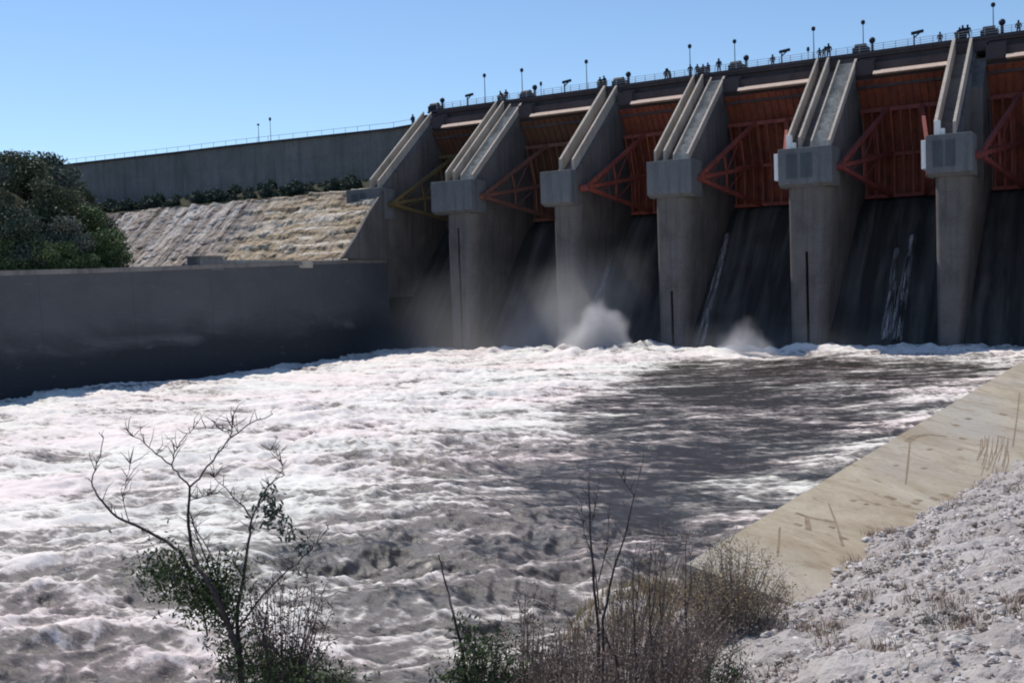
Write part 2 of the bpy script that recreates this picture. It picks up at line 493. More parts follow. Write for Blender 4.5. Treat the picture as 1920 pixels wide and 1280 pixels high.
def mat_water():
    t = NT('churning_water')
    a = t.N.new("ShaderNodeAttribute"); a.attribute_name = 'foam'
    tn = t.N.new("ShaderNodeAttribute"); tn.attribute_name = 'tint'
    rot = (0, 0, -0.6)
    nA = t.noise(t.map((0.42, 1.6, 1.0), rot), 0.6, 9, 0.68, 0.6)
    nB = t.noise(t.map((0.55, 1.6, 1.0), rot), 2.2, 7, 0.70, 0.4)
    nC = t.noise(t.map((0.4, 1.1, 1), rot), 0.18, 5, 0.6, 0.5)
    nD = t.noise(t.map((0.7, 1.4, 1), rot), 7.0, 5, 0.75, 0.3)
    f = t.math('ADD', a.outputs['Fac'], t.math('MULTIPLY', t.math('SUBTRACT', nA, 0.5), 1.15))
    f = t.math('ADD', f, t.math('MULTIPLY', t.math('SUBTRACT', nB, 0.5), 1.05))
    f = t.math('ADD', f, t.math('MULTIPLY', t.math('SUBTRACT', nC, 0.5), 0.4))
    f = t.math('ADD', f, t.math('MULTIPLY', t.math('SUBTRACT', nD, 0.5), 0.55))
    foam = t.ramp(f, [(0.10, (0.045, 0.040, 0.036)), (0.30, (0.105, 0.094, 0.088)), (0.44, (0.20, 0.18, 0.172)), (0.54, (0.37, 0.335, 0.315)), (0.64, (0.59, 0.55, 0.52)), (0.78, (0.76, 0.715, 0.68)), (1.0, (0.84, 0.795, 0.76))])
    warm = t.mix(tn.outputs['Fac'], (0.95, 1.0, 0.955), (1.0, 0.94, 0.93))
    col = t.mix(1.0, foam, warm, 'MULTIPLY')
    rough = t.ramp(f, [(0.2, 0.25), (0.5, 0.9)])
    hh = t.math('ADD', nA, t.math('ADD', t.math('MULTIPLY', nB, 0.5), t.math('MULTIPLY', nD, 0.25)))
    t.bump(hh, 0.45, 0.25)
    return t.out(col, rough, 0.3)
M['water'] = mat_water()

def mat_mist(name, dens, col=(0.93, 0.94, 0.97), nscale=1.3, falloff=1.0, blobs=None):
    m_ = bpy.data.materials.new(name); m_.use_nodes = True
    t = m_.node_tree; N = t.nodes; L = t.links
    N.remove(N["Principled BSDF"])
    v = N.new("ShaderNodeVolumePrincipled")
    v.inputs['Color'].default_value = (*col, 1)
    v.inputs['Anisotropy'].default_value = 0.2
    tc = N.new("ShaderNodeTexCoord")
    dn = N.new("ShaderNodeTexNoise"); dn.inputs['Scale'].default_value = 2.2; dn.inputs['Detail'].default_value = 3
    L.new(tc.outputs['Object'], dn.inputs['Vector'])
    dv = N.new("ShaderNodeVectorMath"); dv.operation = 'MULTIPLY_ADD'
    dv.inputs[1].default_value = (0.55, 0.55, 0.55); L.new(dn.outputs['Color'], dv.inputs[0]); L.new(tc.outputs['Object'], dv.inputs[2])
    total = None
    for (cx_, cy_, cz_, rad, wgt) in (blobs or [(0, 0, 0, 0.85, 1.0)]):
        sb = N.new("ShaderNodeVectorMath"); sb.operation = 'SUBTRACT'; sb.inputs[1].default_value = (cx_+0.275, cy_+0.275, cz_+0.275)
        L.new(dv.outputs[0], sb.inputs[0])
        ln = N.new("ShaderNodeVectorMath"); ln.operation = 'LENGTH'; L.new(sb.outputs[0], ln.inputs[0])
        mr = N.new("ShaderNodeMapRange"); mr.interpolation_type = 'SMOOTHERSTEP'
        mr.inputs['From Min'].default_value = rad; mr.inputs['From Max'].default_value = 0.0
        mr.inputs['To Min'].default_value = 0.0; mr.inputs['To Max'].default_value = wgt
        L.new(ln.outputs['Value'], mr.inputs['Value'])
        if total is None: total = mr.outputs[0]
        else:
            ad = N.new("ShaderNodeMath"); ad.operation = 'ADD'; L.new(total, ad.inputs[0]); L.new(mr.outputs[0], ad.inputs[1]); total = ad.outputs[0]
    pw = N.new("ShaderNodeMath"); pw.operation = 'MULTIPLY'; pw.inputs[1].default_value = 1.0
    L.new(total, pw.inputs[0])
    ns = N.new("ShaderNodeTexNoise"); ns.inputs['Scale'].default_value = nscale
    ns.inputs['Detail'].default_value = 4
    L.new(tc.outputs['Object'], ns.inputs['Vector'])
    nr = N.new("ShaderNodeMapRange"); nr.inputs['From Min'].default_value = 0.15; nr.inputs['From Max'].default_value = 0.75
    L.new(ns.outputs[0], nr.inputs['Value'])
    m1 = N.new("ShaderNodeMath"); m1.operation = 'MULTIPLY'
    L.new(pw.outputs[0], m1.inputs[0]); L.new(nr.outputs[0], m1.inputs[1])
    m2 = N.new("ShaderNodeMath"); m2.operation = 'MULTIPLY'; m2.inputs[1].default_value = dens
    L.new(m1.outputs[0], m2.inputs[0]); L.new(m2.outputs[0], v.inputs['Density'])
    L.new(v.outputs[0], N["Material Output"].inputs['Volume'])
    return m_

# ------------------------------------------------------------------ water
def build_water():
    NR, NC = 900, 1000
    r = np.exp(np.linspace(math.log(12.0), math.log(215.0), NR))
    th = np.linspace(math.radians(-8), math.radians(78), NC)      # angle left of +Y
    Rg, Tg = np.meshgrid(r, th, indexing='ij')
    X = -np.sin(Tg)*Rg; Y = np.cos(Tg)*Rg
    def wp(q): p = at(q[0], q[1], 2, 0.4); return (p[0], p[1])
    dark = [wp(q) for q in [(1225,676),(1500,664),(1750,668),(1940,684),(1760,735),(1640,800),(1560,880),(1400,930),(1270,950),(1120,985),(985,1000),(960,950),(975,880),(1000,840),(1000,770),(1120,722)]]
    slick = [wp(q) for q in [(1240,690),(1600,682),(1500,730),(1330,760),(1230,740),(1100,760),(1180,710)]]
    wx = X + 5*fbm(X/11, Y/11, 3, 5); wy = Y + 5*fbm(X/11+40, Y/11, 3, 9)
    sd = poly_sd(wx, wy, dark); sl = poly_sd(wx, wy, slick)
    D = sstep(-5.0, 5.0, sd); S = sstep(-2, 5, sl)
    # streak frame: crests lie across the flow
    ca, sa = math.cos(0.6), math.sin(0.6)
    U = X*ca + Y*sa; W = -X*sa + Y*ca
    w1 = 2.0*fbm(U/9, W/5, 3, 21); w2 = 2.0*fbm(U/9+9, W/5+3, 3, 25)
    big = 1-np.abs(perlin((U+w1)/17, (W+w2)/8.5, 31))*2
    mid = 1-np.abs(perlin((U+w1)/6.5, (W+w2)/3.6, 37))*2
    sm = 1-np.abs(perlin((U+w2)/2.7, (W+w1)/1.6, 41))*2
    ti = 1-np.abs(perlin((U+w2)/1.1, (W+w1)/0.75, 43))*2
    fi = perlin(U/0.45, W/0.36, 47)
    vf = perlin(X/0.2, Y/0.17, 48)
    bo = np.abs(perlin((U+w2)/1.7, (W+w1)/1.5, 44))*2
    bo2 = np.abs(perlin((U+w1)/0.75, (W+w2)/0.7, 45))*2
    sh = (1-0.62*D-0.2*S)*(0.75+0.9*np.clip(0.5+1.2*fbm(X/20, Y/20, 2, 141), 0, 1))
    near = sstep(70, 25, Rg)
    H = sh*(0.30*big + 0.20*mid + 0.13*sm + 0.08*ti + 0.03*bo + 0.02*bo2 + 0.04*fi + 0.02*vf) + 0.30*fbm(X/24, Y/24, 2, 51)
    # the surge along the far training wall and the boils under the open gates
    H += 0.15*sstep(-78, -93, X)*sstep(40, 60, Y)*sstep(145, 120, Y)*(0.75+0.9*fbm(X/9, Y/9, 3, 61))
    for (px, py, a, sx, sy) in [(1100,672,1.1,9,4),(1210,668,1.1,5,3.5),(930,668,0.8,9,4),(1400,664,0.6,8,3),(1530,664,0.6,7,2.5),(1720,662,0.7,10,2.5)]:
        p = at(px, py, 2, 0.0)
        H += a*np.exp(-((X-p[0])/sx)**2-((Y-p[1])/sy)**2)*(0.7+0.8*perlin(X/2.2, Y/2.2, 71))
    F = 0.60 + 0.26*fbm(U/15, W/5, 4, 81) + 0.62*fbm((U+w1)/9.5, (W+w2)/1.7, 5, 85, 0.64) + 0.10*(mid-0.3) + 0.10*(sm-0.3) + 0.10*(ti-0.3)
    F += 0.22*fbm((U+w1)/1.8, (W+w2)/0.8, 4, 86, 0.6)
    F -= D*(0.42 - 0.16*fbm(U/9, W/5, 3, 88)); F -= S*0.14
    F += 0.09*sstep(-8, -40, X)*(1-D) + 0.04*sstep(-30, -65, X)
    F -= 0.13*sstep(75, 40, Rg)*sstep(-42, -18, X)
    F += 0.07*sstep(60, 25, Rg)*sstep(-13, -28, X)
    F -= 0.10*sstep(-50, -30, X)*(1-D)*sstep(100, 60, Y)
    # paler broken water in the right-hand part
    right = sstep(-60, -22, X)*sstep(60, 100, Y)
    F += right*D*0.05
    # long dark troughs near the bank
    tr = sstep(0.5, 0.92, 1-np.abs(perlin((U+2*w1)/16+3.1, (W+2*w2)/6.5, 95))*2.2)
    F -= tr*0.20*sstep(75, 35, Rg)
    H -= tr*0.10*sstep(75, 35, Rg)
    # crest of foam where the chute meets the pool
    F += 0.30*np.exp(-((Y-137.5-1.5*perlin(X/6, Y*0, 97))/2.2)**2)
    # folds in the near-left swell: their shade painted as thinner foam, surface dipped
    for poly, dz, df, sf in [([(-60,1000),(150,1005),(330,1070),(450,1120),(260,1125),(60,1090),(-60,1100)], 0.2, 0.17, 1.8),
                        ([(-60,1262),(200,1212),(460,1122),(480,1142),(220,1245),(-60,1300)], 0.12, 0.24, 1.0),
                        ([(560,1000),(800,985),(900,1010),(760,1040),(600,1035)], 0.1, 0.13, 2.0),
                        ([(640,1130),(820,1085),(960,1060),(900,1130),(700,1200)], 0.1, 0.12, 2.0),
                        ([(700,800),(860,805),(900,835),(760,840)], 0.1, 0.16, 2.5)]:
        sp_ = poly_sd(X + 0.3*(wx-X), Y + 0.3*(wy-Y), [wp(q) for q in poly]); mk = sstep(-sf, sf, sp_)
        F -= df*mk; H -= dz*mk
    F += 0.14*sstep(0.62, 0.95, ti)*(1-0.7*D)
    F -= D*0.03
    F += D*0.16*sstep(0.2, 0.45, fbm((U+w1)/4.5, (W+w2)/1.5, 4, 131))*(1-S)
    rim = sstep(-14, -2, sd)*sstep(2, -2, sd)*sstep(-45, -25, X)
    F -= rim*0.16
    # wake edge of the dark pool
    F += 0.16*np.exp(-(sd/2.0)**2)
    T = np.clip(0.5+1.3*fbm(U/16, W/9, 3, 99), 0, 1)
    V = np.stack([X.ravel(), Y.ravel(), H.ravel()], 1)
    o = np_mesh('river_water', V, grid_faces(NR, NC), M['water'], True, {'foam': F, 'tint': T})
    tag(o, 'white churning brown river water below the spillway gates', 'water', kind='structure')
build_water()

# ------------------------------------------------------------------ ground
def bank_h(X, Y):
    P = 6.30 + 0.2655*X - 0.0535*Y
    P = np.maximum(P, 1.5)
    # edge of the bank above the river
    ex = np.interp(Y, [-20, 0, 6, 9, 13, 18, 21.6, 23, 24, 90], [-8.5, -8.5, -8.6, -9.0, -9.3, -9.3, -9.2, -8.6, -7.6, -5.9])
    d = np.maximum(0, ex - X)
    P = P + 1.0*np.exp(-((X+8.7)/1.3)**2-((Y-18.9)/1.5)**2) - 0.42*np.exp(-((X+6.7)/1.1)**2-((Y-21.5)/1.6)**2) + 0.25*np.exp(-((X+6.8)/1.3)**2-((Y-18.6)/1.0)**2)
    return P - 1.15*d - 0.25*np.minimum(d, 1.0)**2

def build_bank():
    xs = np.concatenate([np.arange(-18, 4, 0.11), np.arange(4, 60, 1.5)])
    ys = np.concatenate([np.arange(-8, 34, 0.11), np.arange(34, 90, 0.35), np.arange(90, 150, 3)])
    X, Y = np.meshgrid(xs, ys)
    f1, hv = worley(X/0.42, Y/0.42, 3)
    f2, hv2 = worley(X/1.1, Y/1.1, 8)
    Z = bank_h(X, Y) + 0.30*fbm(X/2.6, Y/2.6, 3, 11) + 0.13*(0.6-f1)*(0.4+hv) + 0.22*(0.6-f2)*hv2 + 0.06*fbm(X/0.3, Y/0.3, 2, 15) + 0.10*fbm(X/0.8, Y/0.8, 3, 18)
    V = np.stack([X.ravel(), Y.ravel(), Z.ravel()], 1)
    o = np_mesh('riverbank', V, grid_faces(len(ys), len(xs)), M['bank'], False)
    tag(o, 'pale stony river bank in the foreground', 'riverbank', kind='structure')
build_bank()

def scatter_stones():
    rs = np.random.RandomState(12)
    phi = (1+5**0.5)/2
    base = np.array([(-1,phi,0),(1,phi,0),(-1,-phi,0),(1,-phi,0),(0,-1,phi),(0,1,phi),(0,-1,-phi),(0,1,-phi),(phi,0,-1),(phi,0,1),(-phi,0,-1),(-phi,0,1)], float)
    base /= np.linalg.norm(base[0])
    tri = [(0,11,5),(0,5,1),(0,1,7),(0,7,10),(0,10,11),(1,5,9),(5,11,4),(11,10,2),(10,7,6),(7,1,8),(3,9,4),(3,4,2),(3,2,6),(3,6,8),(3,8,9),(4,9,5),(2,4,11),(6,2,10),(8,6,7),(9,8,1)]
    verts = [tuple(v) for v in base]; cache = {}; T2 = []
    def midp(a, b):
        k = (min(a,b), max(a,b))
        if k not in cache:
            v = (np.array(verts[a])+np.array(verts[b]))/2; v /= np.linalg.norm(v)
            verts.append(tuple(v)); cache[k] = len(verts)-1
        return cache[k]
    for a, b, c in tri:
        ab, bc, ca = midp(a,b), midp(b,c), midp(c,a)
        T2 += [(a,ab,ca),(b,bc,ab),(c,ca,bc),(ab,bc,ca)]
    B = np.array(verts); T2 = np.array(T2)
    N = 19000
    Vs = []; Fs = []; tone = []; k = 0
    while k < N:
        if k < 15500:
            y = 6+rs.rand()**1.3*30
        else:
            y = 20+rs.rand()*34
        x = rs.uniform(-8.5, 2.5)
        if y > 18.5 and x < -6.3-0.02*(y-20)*0: continue
        if x < -3.6-0.14*y+0.6 and y < 21 and rs.rand() < 0.75: continue
        k += 1
        s = 0.014+0.055*rs.rand()**3.2
        if rs.rand() < 0.015: s *= 1.9
        sq = np.array([rs.uniform(0.8,1.5), rs.uniform(0.7,1.2), rs.uniform(0.5,0.95)])*s
        a = rs.rand()*6.28; t = rs.uniform(-0.5,0.5)
        P = B*(1+rs.uniform(-0.26,0.26,(len(B),1)))*sq
        Rz = np.array([[math.cos(a),-math.sin(a),0],[math.sin(a),math.cos(a),0],[0,0,1]])
        Rx = np.array([[1,0,0],[0,math.cos(t),-math.sin(t)],[0,math.sin(t),math.cos(t)]])
        P = P@(Rz@Rx).T
        z = float(bank_h(np.array([x]), np.array([y]))[0] + 0.30*fbm(np.array([x/2.6]), np.array([y/2.6]), 3, 11)[0])
        P = P+np.array([x, y, z+0.05+s*0.25])
        Fs.append(T2+len(Vs)*len(B)); Vs.append(P); tone.append(np.full(len(B), rs.rand()))
    o = np_mesh('riprap_stones', np.concatenate(Vs), np.concatenate(Fs), M['stones'], False, {'tone': np.concatenate(tone)})
    tag(o, 'loose pale grey and pinkish stones covering the foreground bank', 'stones', kind='stuff')
scatter_stones()

# right-hand channel wall with its sloping yellow apron
def right_wall():
    root = empty('channel_wall', (-8.0, 23.5, 4.0), -0.027)
    CR, SR = math.cos(0.027), math.sin(0.027)
    tag(root, 'sunlit yellow concrete channel wall rising behind the stony bank', 'wall')
    K = 0.25
    y0, y1 = 19.6, 150
    rel = lambda mb: mb
    # apron slab: inclined sheet with thickness, subdivided so the surface is not ruler flat
    ys = np.arange(y0, y1, 0.5); us = np.linspace(-0.24, 9.0, 24)
    U, Yv = np.meshgrid(us, ys)
    Z = -K*U - 0.04
    V = np.stack([U.ravel(), (Yv-22).ravel(), Z.ravel()], 1)
    ap = np_mesh('sloping_apron', V, grid_faces(len(ys), len(us)), M['apron'], False, parent=root)
    sm = ap.modifiers.new('thickness', 'SOLIDIFY'); sm.thickness = 0.7; sm.offset = -1.0
    w = MB()
    w.prism_x([(y0-22, -8.0), (y1-22, -8.0), (y1-22, -0.14), (y0-22, -0.14)], -0.18, 0.2)
    w.build('wall_face', M['apron'], root)
    # cracks, joints and weep holes: marks lying on the apron
    def on(px, py, lift=0.012):
        d = ray(px, py); n = np.array([K, -0.027*K, 1.0]); p0 = np.array([-8.0, 23.5, 4.0])
        t = n.dot(p0-CAM)/n.dot(d); q = CAM+d*t - p0
        return np.array([q[0]*CR - q[1]*SR, q[0]*SR + q[1]*CR, q[2] - 0.04 + 0.006])
    def mark(name, pts, w_, mb=None):
        P = [Vector(on(*p)) for p in pts]; mb = mb or MB()
        nrm = Vector((K, 0, 1)).normalized()
        for i in range(len(P)-1):
            d = (P[i+1]-P[i]); s = d.cross(nrm).normalized()
            wa = w_*random.uniform(0.6, 1.2)/2; wb = w_*random.uniform(0.6, 1.2)/2
            mb.add([P[i]+s*wa, P[i]-s*wa, P[i+1]-s*wb, P[i+1]+s*wb,
                    P[i]+s*wa-nrm*0.02, P[i]-s*wa-nrm*0.02, P[i+1]-s*wb-nrm*0.02, P[i+1]+s*wb-nrm*0.02],
                   [(0,1,2,3),(7,6,5,4),(0,4,5,1),(1,5,6,2),(2,6,7,3),(3,7,4,0)])
        return mb
    jm = MB()
    for pts in [[(1706,826),(1703,860),(1698,905)], [(1912,735),(1907,780),(1899,835)], [(1553,940),(1565,970),(1572,990),(1580,1020)], [(1462,985),(1458,1040)]]:
        mark('joint', pts, 0.07, jm)
    jm.build('joint_line', M['stain'], root)
    cm = MB()
    mark('', [(1700,826),(1715,816),(1740,812),(1775,816)], 0.20, cm)
    mark('', [(1492,958),(1515,966),(1545,972),(1568,976)], 0.16, cm)
    mark('', [(1513,966),(1516,990)], 0.16, cm)
    for q in range(16):
        xx = 1838+q*3.6+random.uniform(-2, 2); y_ = 818+random.uniform(-8, 25)
        mark('', [(xx, y_), (xx+random.uniform(-3, 2), y_+20), (xx-6-random.uniform(0, 5), y_+35+random.uniform(0, 25))], random.uniform(0.02, 0.06), cm)
    cm.build('water_stain', M['stain'], root)
    hm = MB()
    rr = random.Random(5)
    sp = [(1792,795),(1815,783),(1880,775),(1732,875),(1805,820),(1800,840),(1668,930),(1598,935),(1625,942),(1645,942),(1722,935),(1752,932),(1770,925),(1700,945),(1560,985),(1580,1005),(1495,980),(1630,985),(1715,940),(1678,870),(1742,840)]
    for (x, y) in sp:
        mark('', [(x-2-rr.random()*3, y+1), (x+2+rr.random()*4, y-1)], rr.uniform(0.1, 0.3), hm)
    hm.build('weep_hole', M['stain'], root)
right_wall()

# hill and berm on the far left
def berm_z(X, Y):
    z = np.full(X.shape, 13.0)
    z = z + 13.6*sstep(126, 143, Y) + 2.6*sstep(143, 153, Y)                              # terrace in front of the wing wall
    sd_ = -0.67*(X+104) - 0.74*(Y-88)
    edge = np.interp(Y, [20, 85, 112, 130, 140.5], [-97.0, -97.2, -98.8, -101.8, -104.5]) - 0.9
    hill = (10.6*sstep(-4, 15, sd_) + 3.0*sstep(20, 50, sd_)) * sstep(10, 50, Y) * sstep(1.0, 16, edge-X)
    z = np.maximum(z, 13.0 + hill + 1.2*fbm(X/18, Y/18, 3, 120)*sstep(0, 12, sd_)*sstep(1.0, 10, edge-X))
    return z
def build_hill():
    xs = np.concatenate([np.arange(-420, -200, 6.0), np.arange(-200, -98.2, 0.8), [-98.2]])
    ys = np.concatenate([np.arange(-20, 60, 4.0), np.arange(60, 158.5, 0.8), [158.5]])
    X, Y = np.meshgrid(xs, ys)
    edge = np.interp(Y, [20, 85, 112, 130, 140.5], [-97.0, -97.2, -98.8, -101.8, -104.5]) - 0.9
    Xc = np.minimum(X, edge)
    Z = berm_z(Xc, Y) + 0.25*fbm(X/3, Y/3, 3, 33)
    m_ = (Y > 124.9) & (Xc > -182) & (Y < 142)
    Z = np.where(m_, Z - 1.8, Z)
    Z[:, -1] = 2.0                                               # closed down behind the walls
    Z[-1, :] = 2.0
    V = np.stack([Xc.ravel(), Y.ravel(), Z.ravel()], 1)
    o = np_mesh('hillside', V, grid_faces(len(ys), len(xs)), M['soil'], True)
    tag(o, 'dark scrubby hillside and terrace behind the far training wall', 'hillside', kind='structure')
    # the cut rock slope
    us = np.linspace(-182, -104.3, 560); ts = np.linspace(0, 1, 150)
    Us, T = np.meshgrid(us, ts)
    Yb = 125.5+T*15.5; Zb = 13.2+T*13.2
    xr = np.interp(Yb, [125, 130, 142], [-101.3, -102.2, -104.8])
    Us = -182+(Us+182)*(xr+182)/(182-104.3)
    q = T*6 + 0.5*fbm(Us/16, T*2, 3, 53)
    steps = 0.75*(sstep(0.62, 0.95, q-np.floor(q)) - (q-np.floor(q)))*sstep(-150, -128, Us)
    f1, hv = worley(Us/2.6, T*9, 51)
    blocks = 0.5*hv*sstep(0.55, 0.35, f1)
    gully = 0.9*sstep(0.15, 0.45, np.abs(perlin(Us/5.0+T*1.2, T*0.6, 59)))
    dlt = 0.55*(steps + blocks - gully*0.8) + 0.45*fbm(Us/2.2, T*7, 4, 57) + 0.12*fbm(Us/0.6, T*22, 2, 61)
    Yb = Yb - dlt*0.62; Zb = Zb + dlt*0.6
    V = np.stack([Us.ravel(), Yb.ravel(), Zb.ravel()], 1)
    o = np_mesh('rock_slope', V, grid_faces(150, 560), M['rockslope'], False)
    tag(o, 'sunlit tan cut rock slope below the wing wall', 'rock slope', kind='structure')
    # far ground to the horizon
    n = 60
    V = np.array([(-4000,-3000,-6),(4000,-3000,-6),(4000,5000,-6),(-4000,5000,-6)], float)
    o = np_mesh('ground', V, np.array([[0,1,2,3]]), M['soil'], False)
    tag(o, 'distant ground around the river', 'ground', kind='structure')
build_hill()

# ------------------------------------------------------------------ walls on the left
def training_wall():
    root = empty('training_wall', (-97.2, 60, 0))
    tag(root, 'long shaded grey training wall on the far side of the water', 'wall')
    pts = [(-104.3, 141.0, 14.7), (-101.8, 130, 14.6), (-99.2, 115, 14.2), (-97.6, 100, 13.8), (-97.2, 80, 13.3), (-97.0, 55, 12.9), (-96.8, 15, 12.6)]
    ys = np.arange(141.0, 15, -0.5)
    xs = np.interp(-ys, [-p[1] for p in pts], [p[0] for p in pts])
    zt = np.interp(-ys, [-p[1] for p in pts], [p[2] for p in pts])
    zs = np.linspace(0, 1, 40)
    A, Tz = np.meshgrid(np.arange(len(ys)), zs)
    Z = -4 + (zt[A]+4)*Tz
    Yv = ys[A]; X = xs[A] + 0.16*fbm(Yv/4, Z/2.5, 4, 141)*sstep(12.5, 9, Z) - 0.5*(Z/14)
    V = np.stack([X.ravel()+97.2, Yv.ravel()-60, Z.ravel()], 1)
    np_mesh('wall_face', V, grid_faces(40, len(ys)), M['training'], True, parent=root)
    c = MB()
    for i in range(len(ys)-1):
        j = i+1
        P = []
        for k in (i, j):
            for dx, dz in ((-0.42, -0.4), (-0.42, 0.10), (-1.6, 0.10), (-1.6, -0.4)):
                P.append((xs[k]+dx+97.2, ys[k]-60, zt[k]+dz))
        c.add(P, [(0,1,5,4),(1,2,6,5),(2,3,7,6)])
    c.build('coping', M['wing'], root)
    # the small concrete hut-like block on the wall
    p = at(386, 490, 0, -99.0)
    h = empty('control_box', (float(p[0]), float(p[1]), 13.7))
    tag(h, 'small grey concrete box standing on the training wall before the rock slope', 'box')
    MB().box((-1.2, -1.9, -0.6), (1.0, 1.9, 1.0)).build('housing', M['block'], h, 0.05)
    MB().box((-1.35, -2.05, 1.0), (1.15, 2.05, 1.18)).build('lid', M['wing'], h, 0.03)
    k = MB()
    k.box((-100.9, 96, 13.4), (-99.6, 117, 14.45))
    o = k.build('low_wall', M['kerb'], None, 0.04)
    tag(o, 'low pale concrete wall on top of the training wall below the rock slope', 'wall')
training_wall()

def side_wall():
    mb = MB(); P = []
    for Y, zt in ((125.4, 15.0), (130, 18.4), (135, 22.4), (141.2, 26.6)):
        xr = float(np.interp(Y, [125, 130, 142], [-101.3, -102.2, -104.8]))
        P.append([(xr-0.1, Y, 14.78), (xr-0.1, Y, zt), (xr+0.35, Y, zt), (xr+0.35, Y, 14.78)])
    V = [v for q in P for v in q]; F = [(0,1,2,3), (12,15,14,13)]
    for k in range(3):
        for j in range(4): F.append((k*4+j, (k+1)*4+j, (k+1)*4+(j+1) % 4, k*4+(j+1) % 4))
    mb.add(V, F)
    tag(mb.build('side_wall', M['pier'], None, 0.05), 'dark concrete side wall between the rock slope and the leftmost pier', 'wall')
side_wall()

def wing_wall():
    root = empty('wing_wall', (-140, 149, 26))
    tag(root, 'grey concrete wing wall running left from the dam above the rock slope', 'wall')
    P = []
    top = []
    for (px, py, Y) in [(775,233,158.0),(735,240,157.5),(690,245,157),(600,254.5,156.5),(520,263,156),(420,274,155.5),(330,285,155),(230,296,154.5),(140,306,154),(0,323,153.5),(-150,341,153)]:
        q = at(px, py, 1, Y); top.append((float(q[0]), Y, float(q[2])))
    a = MB()
    for i in range(len(top)-1):
        (x0, y0, z0), (x1, y1, z1) = top[i], top[i+1]
        V = [(x0,y0,24),(x0,y0,z0),(x0,y0+1.2,z0),(x0,y0+1.2,24),(x1,y1,24),(x1,y1,z1),(x1,y1+1.2,z1),(x1,y1+1.2,24)]
        V = [(v[0]+140, v[1]-149, v[2]-26) for v in V]
        a.add(V, [(0,4,5,1),(1,5,6,2),(2,6,7,3)])
    a.build('wall_face', M['wing'], root)
    b = MB()
    for i in range(len(top)-1):
        (x0, y0, z0), (x1, y1, z1) = top[i], top[i+1]
        b.bar((x0+140, y0-149+0.4, z0-26-0.16), (x1+140, y1-149+0.4, z1-26-0.16), 1.5, 0.3)
    b.build('coping', M['deckc'], root)
    r = MB()
    for i in range(len(top)-1):
        (x0, y0, z0), (x1, y1, z1) = top[i], top[i+1]
        n = int((x0-x1)/2.5)
        for k in range(n):
            t = k/n
            q = (x0+(x1-x0)*t+140, y0+(y1-y0)*t-149+0.5, z0+(z1-z0)*t-26)
            r.bar(q, (q[0], q[1], q[2]+1.05), 0.05)
        r.bar((x0+140, y0-149+0.5, z0-26+1.0), (x1+140, y1-149+0.5, z1-26+1.0), 0.05)
    r.build('railing', M['pole'], root)
    # drain pipes
    for (px, py0, py1, w_) in [(692,262,335,0.45),(537,290,352,0.2),(505,318,352,0.16),(480,316,352,0.16),(330,316,366,0.3),(352,324,364,0.16),(378,318,362,0.3)]:
        y = float(np.interp(px, [0, 775], [153.5, 158.0]))-0.15; q0 = at(px, py0, 1, y); q1 = at(px, py1, 1, y)
        MB().box((q0[0]+140-w_/2, y-149-0.1, q1[2]-26), (q0[0]+140+w_/2, y-149+1.0, q0[2]-26)).build('drain_pipe', M['joint'], root)
wing_wall()

# ------------------------------------------------------------------ the dam
YN, YT = 140.0, 156.0            # nose of the piers, head of the sloping top
ZB, ZT = 26.0, 38.8
ZD = 40.0                        # deck level
PIERS = [ # name, shaft x0, x1, box x0, x1, kind
    (-107.0, -104.5, -110.5, -104.0, 'end'),
    (-92.5, -87.5, -94.2, -86.9, 'stair'),
    (-74.1, -70.0, -75.2, -70.2, 'narrow'),
    (-58.2, -53.2, -58.7, -52.3, 'stair'),
    (-39.9, -34.3, -40.6, -33.8, 'stair'),
    (-22.0, -17.8, -22.7, -17.5, 'narrow'),
    (-5.6, -0.6, -6.5, 0.4, 'stair'),
]
ordn = ['leftmost pier, joined to the grey wing wall', 'second pier from the left, with a broad pale stair', 'third pier from the left, with two thin pale kerbs',
        'fourth pier from the left, with a pale stair and two kerbs', 'fifth pier from the left, its block with a bright left end', 'sixth pier from the left, with a bright white block end',
        'pier past the right edge of the picture']
SL = (ZT-ZB)/(YT-YN)
def slope_prism(mb, x0, x1, lo_, hi_, y0=YN+0.2, y1=YT):
    a = (y0, ZB+(y0-YN)*SL); b = (y1, ZB+(y1-YN)*SL)
    mb.prism_x([(a[0], a[1]+lo_), (b[0], b[1]+lo_), (b[0], b[1]+hi_), (a[0], a[1]+hi_)], x0, x1)
